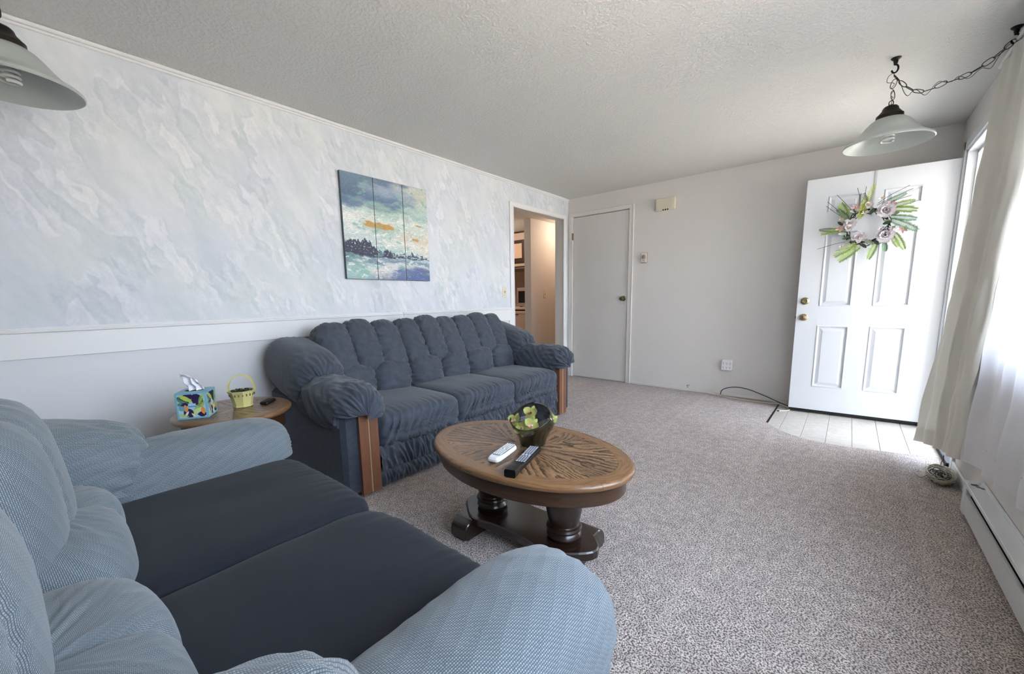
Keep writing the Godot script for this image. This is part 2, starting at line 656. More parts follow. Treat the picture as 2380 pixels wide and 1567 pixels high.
func make_materials() -> void:
	carpet_mats()
	ceiling_mat()
	wallpaper_mat()
	fabric_mats()
	vinyl_mat()
	M.wall = mat(Color(0.865, 0.85, 0.835), 0.7)
	M.wainscot = mat(Color(0.875, 0.88, 0.89), 0.6)
	M.trim = mat(Color(0.905, 0.905, 0.905), 0.42)
	M.trim_warm = mat(Color(0.875, 0.86, 0.84), 0.45)
	M.closet = mat(Color(0.85, 0.838, 0.825), 0.5)
	M.door = mat(Color(0.84, 0.85, 0.865), 0.36)
	M.black = mat(Color(0.03, 0.03, 0.03), 0.6)
	M.rubber = mat(Color(0.06, 0.055, 0.05), 0.75)
	M.brass = mat(Color(0.64, 0.58, 0.45), 0.30, 1.0)
	M.strip = mat(Color(0.86, 0.76, 0.58), 0.38, 0.85)
	M.antique = mat(Color(0.52, 0.47, 0.36), 0.3, 1.0)
	M.steel = mat(Color(0.62, 0.60, 0.56), 0.35, 1.0)
	M.bronze = mat(Color(0.20, 0.18, 0.16), 0.42, 0.85)
	M.ivory = mat(Color(0.87, 0.84, 0.76), 0.4)
	M.plastic = mat(Color(0.93, 0.93, 0.93), 0.35)
	M.grey = mat(Color(0.45, 0.44, 0.43), 0.5)
	var lt := Color(0.60, 0.465, 0.325)
	var dk := Color(0.15, 0.09, 0.052)
	M.oak_c = wood(oak_image(true, 101, lt, dk, 1.25), 0.36, 0.22)
	M.oak_c2 = wood(oak_image(true, 137, lt * 0.92, dk, 1.3), 0.36, 0.22)
	M.oak_s = wood(oak_image(false, 111, Color(0.55, 0.405, 0.26), Color(0.28, 0.175, 0.10), 0.6), 0.34, 0.3)
	M.oak_edge = wood(oak_image(false, 121, Color(0.30, 0.20, 0.125), Color(0.14, 0.085, 0.05), 0.7), 0.32, 0.5)
	M.oak_dark = wood(oak_image(true, 131, Color(0.20, 0.13, 0.085), Color(0.07, 0.043, 0.03), 0.85), 0.3, 0.5)
	M.oak_plain = wood(oak_image(false, 141, Color(0.17, 0.105, 0.075), Color(0.09, 0.055, 0.04), 0.5), 0.24, 0.5)
	M.walnut = wood(oak_image(true, 151, Color(0.50, 0.33, 0.235), Color(0.34, 0.21, 0.145), 0.7), 0.36, 0.3)
	var g := mat(Color(0.90, 0.95, 0.93, 0.12), 0.02)
	g.transparency = BaseMaterial3D.TRANSPARENCY_ALPHA
	M.pane = g

# ------------------------------------------------------------------ the room
func build_room() -> void:
	# floor: carpet with gentle wear in its tone
	var fl := MB.new()
	fl.use_col = true
	var nu := 70
	var nv := 130
	var P := PackedVector3Array()
	var U := PackedVector2Array()
	var wn := noise(1.0, 41, 3)
	for j in nv + 1:
		for i in nu + 1:
			P.append(Vector3(-0.02 + (XR + 0.02) * i / nu, 0.0, ZF * j / nv))
			U.append(Vector2(i, j))
	fl.grid(P, U, nu, nv, false, Vector3(1.7, -50, 3))
	for k in fl.v.size():
		var p := fl.v[k]
		var l := 1.0 + 0.10 * wn.get_noise_2d(p.x * 2.3, p.z * 2.3) + 0.06 * wn.get_noise_2d(p.x * 7.0 + 9.0, p.z * 7.0)
		fl.c[k] = Color(l * 0.97, l * 0.96, l * 0.965)
	var sub := struct("floor", bx(Vector3(-3.3, -0.16, -2.6), Vector3(XR + 0.12, -0.012, ZF + 0.12)), M.wall, "living room floor under beige carpet and pale entry vinyl", "floor")
	# the carpet stops at the entry; cut it back by leaving the vinyl area lower
	var edge := [Vector2(2.42, 0.0), Vector2(2.42, 0.80), Vector2(2.50, 0.93), Vector2(2.60, 1.03), Vector2(2.70, 1.085), Vector2(2.80, 1.108), Vector2(2.95, 1.10), Vector2(3.10, 1.072), Vector2(3.25, 1.035), Vector2(XR, 0.985)]
	var idx := PackedInt32Array()
	var poly := PackedVector2Array(edge)
	poly.append(Vector2(XR + 0.1, 0.98)); poly.append(Vector2(XR + 0.1, -0.1)); poly.append(Vector2(2.42, -0.1))
	for k in range(0, fl.ix.size(), 3):
		var inside := 0
		for q in 3:
			var p := fl.v[fl.ix[k + q]]
			if Geometry2D.is_point_in_polygon(Vector2(p.x, p.z), poly): inside += 1
		if inside < 3:
			for q in 3: idx.append(fl.ix[k + q])
	# pull the ragged inner corners onto the cut line
	var used := {}
	for k in idx: used[k] = true
	for k in used:
		var p := fl.v[k]
		var q := Vector2(p.x, p.z)
		if Geometry2D.is_point_in_polygon(q, poly):
			var best := q
			var bd := 1e9
			for e in edge.size() - 1:
				var cp := Geometry2D.get_closest_point_to_segment(q, edge[e], edge[e + 1])
				if cp.distance_to(q) < bd:
					bd = cp.distance_to(q); best = cp
			fl.v[k] = Vector3(best.x, 0.0, best.y)
	fl.ix = idx
	# carpet edge, turned down
	for e in edge.size() - 1:
		var a: Vector2 = edge[e]
		var b: Vector2 = edge[e + 1]
		fl.poly([Vector3(a.x, 0, a.y), Vector3(b.x, 0, b.y), Vector3(b.x, -0.012, b.y), Vector3(a.x, -0.012, a.y)])
	var ca := obj("carpet", fl, M.carpet, sub)
	# dark tack strip along the open carpet edge
	obj("edge_strip", bx(Vector3(2.418, -0.011, 0.10), Vector3(2.432, 0.002, 0.80), 0.002), M.black, sub)
	# vinyl planks of the entry
	var xs := [2.428, 2.521, 2.668, 2.815, 2.962, 3.109, 3.256, XR]
	for k in xs.size() - 1:
		obj("vinyl_plank", bx(Vector3(xs[k] + 0.0012, -0.012, 0.0), Vector3(xs[k + 1] - 0.0012, -0.004, 1.13), 0.0012), M.vinyl, sub)
	obj("plank_joint", bx(Vector3(2.42, -0.0118, 0.0), Vector3(XR, -0.0065, 1.13)), M.grey, sub)
	# kitchen and hall floor
	obj("hall_floor", bx(Vector3(-3.3, -0.012, -2.5), Vector3(-0.02, -0.002, 6.3)), M.vinyl, sub)

	# ceiling
	var ce := MB.new()
	ce.box(Vector3(-3.4, H, -2.6), Vector3(XR + 0.12, H + 0.15, ZF + 0.12))
	struct("ceiling", ce, M.ceiling, "white ceiling with a fine sprayed orange-peel texture", "ceiling")

	# left wall with the doorway z 0.115 .. 1.125
	var wl := MB.new()
	wl.box(Vector3(-0.12, 0, 1.125), Vector3(0, H, ZF + 0.12))
	wl.box(Vector3(-0.12, 2.027, 0.115), Vector3(0, H, 1.125))
	wl.box(Vector3(-0.12, 0, -0.12), Vector3(0, H, 0.115))
	var W := struct("wall_left", wl, M.wallpaper, "long wall papered in pale blue-grey marbled wallpaper", "wall")
	obj("wainscot", bx(Vector3(-0.001, 0, 1.175), Vector3(0.004, 0.93, ZF)), M.wainscot, W)
	obj("jamb_lining", bx(Vector3(-0.122, 0, 0.109), Vector3(0.001, 2.03, 0.1155)), M.trim_warm, W)
	obj("jamb_lining", bx(Vector3(-0.122, 0, 1.1245), Vector3(0.001, 2.03, 1.13)), M.trim_warm, W)
	obj("head_lining", bx(Vector3(-0.122, 2.0265, 0.109), Vector3(0.001, 2.033, 1.13)), M.trim_warm, W)

	# crown
	var cr := MB.new()
	cr.box(Vector3(0, H - 0.018, 0.0), Vector3(0.022, H, ZF), 0.004)
	cr.box(Vector3(0, H - 0.030, 0.0), Vector3(0.010, H - 0.017, ZF), 0.003)
	struct("trim_1", cr, M.trim, "thin white cornice strip along the top of the papered wall", "cornice")
	# chair rail in two lengths, butt joint at z = 2.591
	var r := struct("trim_2", bx(Vector3(0.003, 0.9235, 1.18), Vector3(0.012, 0.926, ZF)), M.trim, "white moulded chair rail between wallpaper and wainscot", "chair rail")
	for s in [[1.178, 2.5905], [2.5918, ZF]]:
		var q := MB.new()
		q.box(Vector3(0.003, 0.926, s[0]), Vector3(0.026, 0.936, s[1]), 0.003)
		q.box(Vector3(0.003, 0.935, s[0]), Vector3(0.019, 0.944, s[1]), 0.003)
		q.box(Vector3(0.003, 0.943, s[0]), Vector3(0.012, 0.950, s[1]), 0.002)
		obj("moulding_length", q, M.trim, r)
	# flat board under it
	var fb := struct("trim_3", bx(Vector3(0.003, 0.8, 1.178), Vector3(0.008, 0.92, 1.182)), M.trim, "flat white board running below the chair rail", "trim board")
	for s in [[1.178, 2.5905], [2.5918, ZF]]:
		obj("board_length", bx(Vector3(0.003, 0.808, s[0]), Vector3(0.016, 0.926, s[1]), 0.002), M.trim, fb)
	obj("end_stile", bx(Vector3(0.003, 0.03, 1.178), Vector3(0.0155, 0.8085, 1.215), 0.002), M.trim, fb)
	# doorway casing on the living room side
	var dc := MB.new()
	for q in [[Vector3(0, 0, 1.120), Vector3(0.014, 2.026, 1.180)], [Vector3(0, 0, 0.060), Vector3(0.014, 2.026, 0.120)], [Vector3(0, 2.020, 0.060), Vector3(0.014, 2.072, 1.180)]]:
		dc.box(q[0], q[1], 0.003)
	for q in [[Vector3(0.012, 0, 1.122), Vector3(0.019, 2.024, 1.136)], [Vector3(0.012, 0, 0.104), Vector3(0.019, 2.024, 0.118)], [Vector3(0.012, 2.022, 0.104), Vector3(0.019, 2.036, 1.136)]]:
		dc.box(q[0], q[1], 0.003)
	struct("trim_4", dc, M.trim, "white casing around the open kitchen doorway", "door casing")

	# back wall with the closet opening
	var wb := MB.new()
	wb.box(Vector3(-0.12, 0, -0.12), Vector3(0.075, H, 0))
	wb.box(Vector3(0.834, 0, -0.12), Vector3(XR + 0.12, H, 0))
	wb.box(Vector3(0.075, 2.049, -0.12), Vector3(0.834, H, 0))
	wb.box(Vector3(0.0, 0, -0.16), Vector3(0.9, H, -0.11))
	struct("wall_back", wb, M.wall, "plain warm white end wall with closet door and entry", "wall")
	var cc := MB.new()
	for q in [[Vector3(0.018, 0, 0), Vector3(0.074, 2.054, 0.013)], [Vector3(0.832, 0, 0), Vector3(0.886, 2.054, 0.013)], [Vector3(0.018, 2.050, 0), Vector3(0.886, 2.098, 0.013)]]:
		cc.box(q[0], q[1], 0.003)
	for q in [[Vector3(0.064, 0, 0.0), Vector3(0.0745, 2.052, 0.016)], [Vector3(0.879, 0, 0.0), Vector3(0.8865, 2.098, 0.018)]]:
		cc.box(q[0], q[1], 0.002)
	struct("trim_5", cc, M.trim_warm, "painted casing around the flat closet door", "door casing")
	var bb := MB.new()
	bb.box(Vector3(0.886, 0, 0), Vector3(XR, 0.028, 0.012), 0.003)
	struct("baseboard_back", bb, M.trim_warm, "low painted baseboard along the plain end wall", "baseboard")
	var br := MB.new()
	br.box(Vector3(XR - 0.012, 0, 1.20), Vector3(XR, 0.06, ZF), 0.003)
	struct("baseboard_right", br, M.trim, "white baseboard beside the floor heater under the curtains", "baseboard")

	# closet door
	var cd := thing("door_1", "flat white closet door with one round brass knob", "door", Vector3(0.0, 0, 0))
	cd.set_meta("kind", "structure")
	obj("door_slab", bx(Vector3(0.0785, 0.010, -0.040), Vector3(0.830, 2.0435, -0.003), 0.002), M.closet, cd)
	for y in [1.813, 0.245]:
		var hg := MB.new()
		hg.tube([Vector3(0.0765, y - 0.045, 0.002), Vector3(0.0765, y + 0.045, 0.002)], 0.0065, 8)
		hg.box(Vector3(0.066, y - 0.042, 0.0), Vector3(0.0765, y + 0.042, 0.017), 0.0008)
		obj("hinge", hg, M.antique, cd)
	door_knob(cd, Transform3D(Basis(Vector3.RIGHT, PI / 2), Vector3(0.776, 1.024, -0.003)), M.antique)

	# right wall: entry opening z 0.262 .. 1.17, picture window z 1.78 .. 4.7
	var wr := MB.new()
	var x1 := XR + 0.12
	wr.box(Vector3(XR, 0, -0.12), Vector3(x1, H, 0.255))
	wr.box(Vector3(XR, 2.03, 0.255), Vector3(x1, H, 1.17))
	wr.box(Vector3(XR, 0, 1.17), Vector3(x1, H, 1.78))
	wr.box(Vector3(XR, 0, 1.78), Vector3(x1, 0.72, 4.45))
	wr.box(Vector3(XR, 2.06, 1.78), Vector3(x1, H, 4.45))
	wr.box(Vector3(XR, 0, 4.45), Vector3(x1, H, ZF + 0.12))
	struct("wall_right", wr, M.wall, "white wall with entry opening and curtained picture window", "wall")
	struct("wall_front", bx(Vector3(-0.12, 0, ZF), Vector3(x1, H, ZF + 0.12)), M.wall, "white wall behind the viewpoint", "wall")
	# entry frame
	var ef := MB.new()
	ef.box(Vector3(XR - 0.014, 0, 0.19), Vector3(XR, 2.085, 0.245), 0.003)
	ef.box(Vector3(XR - 0.014, 2.025, 0.19), Vector3(XR, 2.085, 1.235), 0.003)
	ef.box(Vector3(XR - 0.014, 0, 1.18), Vector3(XR, 2.085, 1.235), 0.003)
	ef.box(Vector3(XR - 0.002, 0, 0.245), Vector3(x1, 2.03, 0.268), 0.002)
	ef.box(Vector3(XR - 0.002, 2.008, 0.245), Vector3(x1, 2.031, 1.18), 0.002)
	ef.box(Vector3(XR - 0.002, 0, 1.157), Vector3(x1, 2.03, 1.18), 0.002)
	ef.box(Vector3(XR + 0.045, 0, 0.26), Vector3(XR + 0.075, 2.02, 0.282), 0.002)
	ef.box(Vector3(XR + 0.045, 1.988, 0.26), Vector3(XR + 0.075, 2.012, 1.17), 0.002)
	struct("trim_6", ef, M.door, "white frame and stop of the open entry doorway", "door frame")
	struct("trim_7", bx(Vector3(XR - 0.025, -0.004, 0.262), Vector3(x1, 0.022, 1.16), 0.004), M.rubber, "dark threshold under the entry doorway", "threshold")

	# picture window
	var wn2 := thing("window_1", "wide white picture window behind the pale curtains", "window", Vector3.ZERO)
	wn2.set_meta("kind", "structure")
	var fr := MB.new()
	for q in [[0.72, 0.775, 1.78, 4.45], [2.005, 2.06, 1.78, 4.45], [0.775, 2.005, 1.78, 1.835], [0.775, 2.005, 4.395, 4.45], [0.775, 2.005, 2.64, 2.69], [0.775, 2.005, 3.54, 3.59]]:
		fr.box(Vector3(XR + 0.03, q[0], q[2]), Vector3(XR + 0.09, q[1], q[3]), 0.004)
	obj("window_frame", fr, M.trim, wn2)
	obj("window_sill", bx(Vector3(XR - 0.02, 0.70, 1.75), Vector3(XR + 0.04, 0.722, 4.48), 0.004), M.trim, wn2)
	for q in [[1.835, 2.64], [2.69, 3.54], [3.59, 4.395]]:
		obj("pane", bx(Vector3(XR + 0.058, 0.775, q[0]), Vector3(XR + 0.062, 2.005, q[1])), M.pane, wn2)

	build_entry_door()
	build_kitchen()

	# outside: sunlit concrete walk and a distant fence line are below the sill; only the ground is built
	var pr := MB.new()
	pr.box(Vector3(XR + 0.12, 2.36, -1.2), Vector3(XR + 1.5, 2.46, 1.72))
	pr.box(Vector3(XR + 1.4, 2.26, -1.2), Vector3(XR + 1.5, 2.46, 1.72))
	struct("porch_floor", bx(Vector3(XR + 0.12, -0.17, -1.2), Vector3(XR + 1.5, -0.06, 1.42), 0.01), mat(Color(0.36, 0.35, 0.34), 0.8), "grey porch slab outside the entry door", "porch floor")
	struct("porch_wall", bx(Vector3(XR + 0.12, -0.2, 1.42), Vector3(XR + 1.45, 2.36, 1.52), 0.01), mat(Color(0.62, 0.60, 0.57), 0.8), "side wall of the entry porch outside", "porch wall")
	struct("porch_roof", pr, M.trim, "white porch roof over the entry door outside", "porch roof")
	struct("ground", bx(Vector3(XR + 0.12, -0.35, -25), Vector3(40, -0.16, 30)), mat(Color(0.78, 0.75, 0.70), 0.9), "pale concrete outside the entry", "ground")

func door_knob(parent: Node, T: Transform3D, m: Material) -> void:
	var k := MB.new()
	k.lathe([Vector2(0.0, 0.0), Vector2(0.031, 0.0), Vector2(0.031, 0.004), Vector2(0.026, 0.009), Vector2(0.012, 0.012), Vector2(0.010, 0.028), Vector2(0.016, 0.034), Vector2(0.0245, 0.044), Vector2(0.0265, 0.054), Vector2(0.023, 0.064), Vector2(0.013, 0.070), Vector2(0.0, 0.071)], 28, T)
	obj("knob", k, m, parent)

func build_entry_door() -> void:
	# leaf: local x from hinge (0) to lock edge, y up, front face z = 0
	var Lw := 0.893
	var Lh := 1.955
	var y0 := 0.030
	var D := thing("door_2", "white six-panel entry door standing open with floral wreath", "door", Vector3(3.406, 0, 0.2165))
	D.set_meta("kind", "structure")
	D.rotation.y = PI - 0.058
	D.rotation.y = 0.0
	var dirx := Vector3(-0.8700, 0, 0.0507).normalized()
	var T := Transform3D(Basis(dirx, Vector3.UP, dirx.cross(Vector3.UP)), Vector3(0, y0, 0))
	if T.basis.z.z < 0.0: T.basis.z = -T.basis.z
	var cols := [[0.182, 0.399], [0.526, 0.740]]
	var rows := [[0.208, 0.745], [0.908, 1.520], [1.680, 1.806]]
	var leaf := MB.new()
	leaf.box(Vector3(0, 0, -0.044), Vector3(Lw, Lh, -0.012), 0.001, T)
	# stiles and rails
	var xs := [0.0, cols[0][0], cols[0][1], cols[1][0], cols[1][1], Lw]
	for k in [0, 2, 4]:
		leaf.box(Vector3(xs[k], 0, -0.0125), Vector3(xs[k + 1], Lh, 0), 0.0012 if k != 2 else 0.0, T)
	var ys := [0.0, rows[0][0], rows[0][1], rows[1][0], rows[1][1], rows[2][0], rows[2][1], Lh]
	for k in [0, 2, 4, 6]:
		for cx in cols:
			leaf.box(Vector3(cx[0] - 0.001, ys[k], -0.0125), Vector3(cx[1] + 0.001, ys[k + 1], -0.00001), 0.0, T)
	obj("door_leaf", leaf, M.door, D)
	for cx in cols:
		for ry in rows:
			var p := MB.new()
			var a := Vector3(cx[0], ry[0], 0)
			var b := Vector3(cx[1], ry[1], 0)
			# bead, groove, raised field
			var rg := [[0.0, -0.0005], [0.004, 0.0035], [0.009, 0.0035], [0.013, -0.008], [0.017, -0.010], [0.020, -0.010], [0.043, -0.0015], [0.046, -0.0015]]
			for s in rg.size() - 1:
				var i0: float = rg[s][0]
				var i1: float = rg[s + 1][0]
				var q0 := [Vector3(a.x + i0, a.y + i0, rg[s][1]), Vector3(b.x - i0, a.y + i0, rg[s][1]), Vector3(b.x - i0, b.y - i0, rg[s][1]), Vector3(a.x + i0, b.y - i0, rg[s][1])]
				var q1 := [Vector3(a.x + i1, a.y + i1, rg[s + 1][1]), Vector3(b.x - i1, a.y + i1, rg[s + 1][1]), Vector3(b.x - i1, b.y - i1, rg[s + 1][1]), Vector3(a.x + i1, b.y - i1, rg[s + 1][1])]
				for e in 4:
					var f := (e + 1) % 4
					var pts := [T * q0[e], T * q0[f], T * q1[f], T * q1[e]]
					var nn: Vector3 = (pts[1] - pts[0]).cross(pts[3] - pts[0]).normalized()
					if nn.dot(T.basis.z) < 0.0: nn = -nn
					p.poly(pts, nn)
			var e2 := 0.046
			p.poly([T * Vector3(a.x + e2, a.y + e2, -0.0015), T * Vector3(b.x - e2, a.y + e2, -0.0015), T * Vector3(b.x - e2, b.y - e2, -0.0015), T * Vector3(a.x + e2, b.y - e2, -0.0015)], T.basis.z)
			obj("raised_panel", p, M.door, D)
	# sweep
	var sw := MB.new()
	sw.box(Vector3(0.004, -0.022, -0.040), Vector3(Lw - 0.004, 0.001, -0.004), 0.001, T)
	obj("door_sweep", sw, M.rubber, D)
	# knob, deadbolt
	door_knob(D, T * Transform3D(Basis(Vector3.RIGHT, PI / 2), Vector3(0.838, 0.812, 0)), M.brass)
	var db := MB.new()
	db.lathe([Vector2(0, 0), Vector2(0.031, 0), Vector2(0.031, 0.006), Vector2(0.024, 0.013), Vector2(0.0175, 0.016), Vector2(0.0165, 0.0135), Vector2(0.0, 0.0125)], 28, T * Transform3D(Basis(Vector3.RIGHT, PI / 2), Vector3(0.838, 0.953, 0)))
	db.box(Vector3(0.8365, 0.944, 0.012), Vector3(0.8395, 0.962, 0.0145), 0.0005, T)
	obj("deadbolt", db, M.brass, D)
	var lb := MB.new()
	lb.box(Vector3(Lw - 0.001, 0.80, -0.033), Vector3(Lw + 0.006, 0.822, -0.018), 0.001, T)
	obj("latch", lb, M.antique, D)
	for y in [1.751, 0.977, 0.20]:
		var hg := MB.new()
		hg.box(Vector3(-0.004, y - 0.05, -0.043), Vector3(0.0, y + 0.05, -0.001), 0.001, T)
		hg.box(Vector3(-0.034, y - 0.05, -0.004), Vector3(-0.004, y + 0.05, 0.0005), 0.001, T)
		hg.tube([T * Vector3(-0.005, y - 0.05, 0.004), T * Vector3(-0.005, y + 0.05, 0.004)], 0.006, 8)
		obj("hinge", hg, M.door, D)

func build_kitchen() -> void:
	# hall partition seen through the doorway, and the kitchen beyond it
	var hp := struct("wall_hall", bx(Vector3(-1.195, 0, -2.4), Vector3(-1.065, H, -0.608)), M.wall, "cream partition wall seen through the kitchen doorway", "wall")
	var kw := MB.new()
	kw.box(Vector3(-3.4, 0, -2.6), Vector3(0.0, H, -2.3))
	kw.box(Vector3(-3.4, 0, -2.4), Vector3(-3.2, H, ZF + 0.12))
	kw.box(Vector3(-0.12, 0, -2.4), Vector3(0.0, H, -0.12))
	kw.box(Vector3(-3.4, 0, ZF), Vector3(-0.1, H, ZF + 0.12))
	struct("wall_kitchen", kw, mat(Color(0.80, 0.72, 0.66), 0.7), "warm beige kitchen wall beyond the doorway", "wall")
	var sf := MB.new()
	sf.box(Vector3(-3.2, 2.10, -2.3), Vector3(-1.2, H, -1.44))
	struct("trim_8", sf, mat(Color(0.76, 0.70, 0.66), 0.7), "beige soffit above the kitchen cabinets", "soffit")
	var dw := mat(Color(0.16, 0.085, 0.055), 0.45)
	struct("trim_9", bx(Vector3(-3.2, 2.245, -1.44), Vector3(-1.2, 2.272, -1.415), 0.003), dw, "dark wood moulding at the kitchen ceiling", "moulding")
	var cab := thing("upper_cabinet", "dark framed kitchen wall cabinet with pale door beyond the doorway", "cabinet", Vector3(-2.3, 1.69, -1.75))
	obj("body", bx(Vector3(-0.9, 0, -0.35), Vector3(0.50, 0.43, 0.318), 0.002), dw, cab)
	obj("cabinet_door", bx(Vector3(-0.30, 0.095, 0.319), Vector3(0.415, 0.365, 0.334), 0.004), mat(Color(0.80, 0.70, 0.63), 0.5), cab)
	obj("rail_strip", bx(Vector3(-0.9, 0.03, 0.316), Vector3(0.50, 0.055, 0.328), 0.002), mat(Color(0.22, 0.13, 0.09), 0.45), cab)
	var hd := thing("range_hood", "beige range hood under the dark kitchen cabinet", "range hood", Vector3(-2.1, 1.60, -1.75))
	obj("hood_shell", bx(Vector3(-0.5, 0.035, -0.4), Vector3(0.30, 0.088, 0.34), 0.008), mat(Color(0.72, 0.66, 0.60), 0.4), hd)
	obj("filter_tray", bx(Vector3(-0.48, 0.0, -0.4), Vector3(0.28, 0.036, 0.30), 0.004), mat(Color(0.5, 0.45, 0.42), 0.5), hd)
	var cm := mat(Color(0.82, 0.74, 0.70), 0.4)
	var ct := thing("kitchen_counter", "pale kitchen counter with dark edge beyond the doorway", "counter", Vector3(-2.2, 0, -1.62))
	obj("worktop", bx(Vector3(-1.0, 0.845, -0.5), Vector3(0.8, 0.888, 0.50), 0.004), cm, ct)
	obj("edge_band", bx(Vector3(-1.0, 0.82, -0.5), Vector3(0.8, 0.846, 0.492), 0.002), dw, ct)
	obj("cabinet_base", bx(Vector3(-1.0, 0.0, -0.5), Vector3(0.8, 0.82, 0.46), 0.002), dw, ct)
	var ds := thing("dishwasher", "beige appliance front below the kitchen counter", "appliance", Vector3(-1.80, 0, -1.158))
	obj("front_panel", bx(Vector3(-0.3, 0.11, 0), Vector3(0.35, 0.765, 0.03), 0.004), mat(Color(0.74, 0.66, 0.62), 0.4), ds)
	obj("control_panel", bx(Vector3(-0.3, 0.768, 0), Vector3(0.35, 0.815, 0.034), 0.004), mat(Color(0.78, 0.70, 0.66), 0.4), ds)
	obj("handle", bx(Vector3(-0.2, 0.745, 0.03), Vector3(0.05, 0.758, 0.045), 0.003), mat(Color(0.30, 0.24, 0.22), 0.4), ds)
	var tv := thing("microwave", "grey microwave with black window on the kitchen counter", "microwave", Vector3(-1.60, 0.888, -1.20))
	obj("housing", bx(Vector3(-0.24, 0.012, -0.36), Vector3(0.30, 0.345, 0.0), 0.006), mat(Color(0.62, 0.55, 0.53), 0.4), tv)
	obj("window", bx(Vector3(-0.205, 0.075, -0.004), Vector3(0.20, 0.288, 0.004), 0.002), mat(Color(0.01, 0.01, 0.012), 0.1), tv)
	for q in [-0.2, 0.25]: obj("foot", bx(Vector3(q - 0.02, 0, -0.1), Vector3(q + 0.02, 0.012, -0.05), 0.001), M.black, tv)
	ceiling_light("small round hall ceiling light beyond the kitchen doorway", Vector3(-0.62, H, -1.25), HALL_E)
	ceiling_light("round kitchen ceiling light above the counter beyond the doorway", Vector3(-2.1, H, -0.5), HALL_E * 2.2)
	light_switch("light_switch", Transform3D(Basis(Vector3.UP, PI / 2), Vector3(-1.065, 1.106, -0.983)), "ivory light switch on the cream hall partition")

func ceiling_light(label: String, at: Vector3, e: float) -> void:
	var cl := thing("ceiling_light", label, "light", at)
	var em := mat(Color(1, 0.9, 0.75), 0.5)
	em.emission_enabled = true
	em.emission = Color(1.0, 0.87, 0.74)
	em.emission_energy_multiplier = 0.35
	var gl := MB.new()
	gl.lathe([Vector2(0.0, -0.09), Vector2(0.06, -0.085), Vector2(0.11, -0.06), Vector2(0.13, -0.02)], 28)
	obj("glass_bowl", gl, em, cl)
	var rp := MB.new()
	rp.lathe([Vector2(0.0, -0.022), Vector2(0.14, -0.02), Vector2(0.14, 0.0), Vector2(0.0, 0.0)], 28)
	obj("rim_plate", rp, M.brass, cl)
	var li := OmniLight3D.new()
	li.name = "bowl_light"
	li.position = Vector3(0, -0.14, 0)
	li.light_color = Color(1.0, 0.90, 0.80)
	li.light_energy = e
	li.light_size = 0.10
	li.omni_range = 12.0
	li.omni_attenuation = 2.0
	li.shadow_enabled = true
	cl.add_child(li)

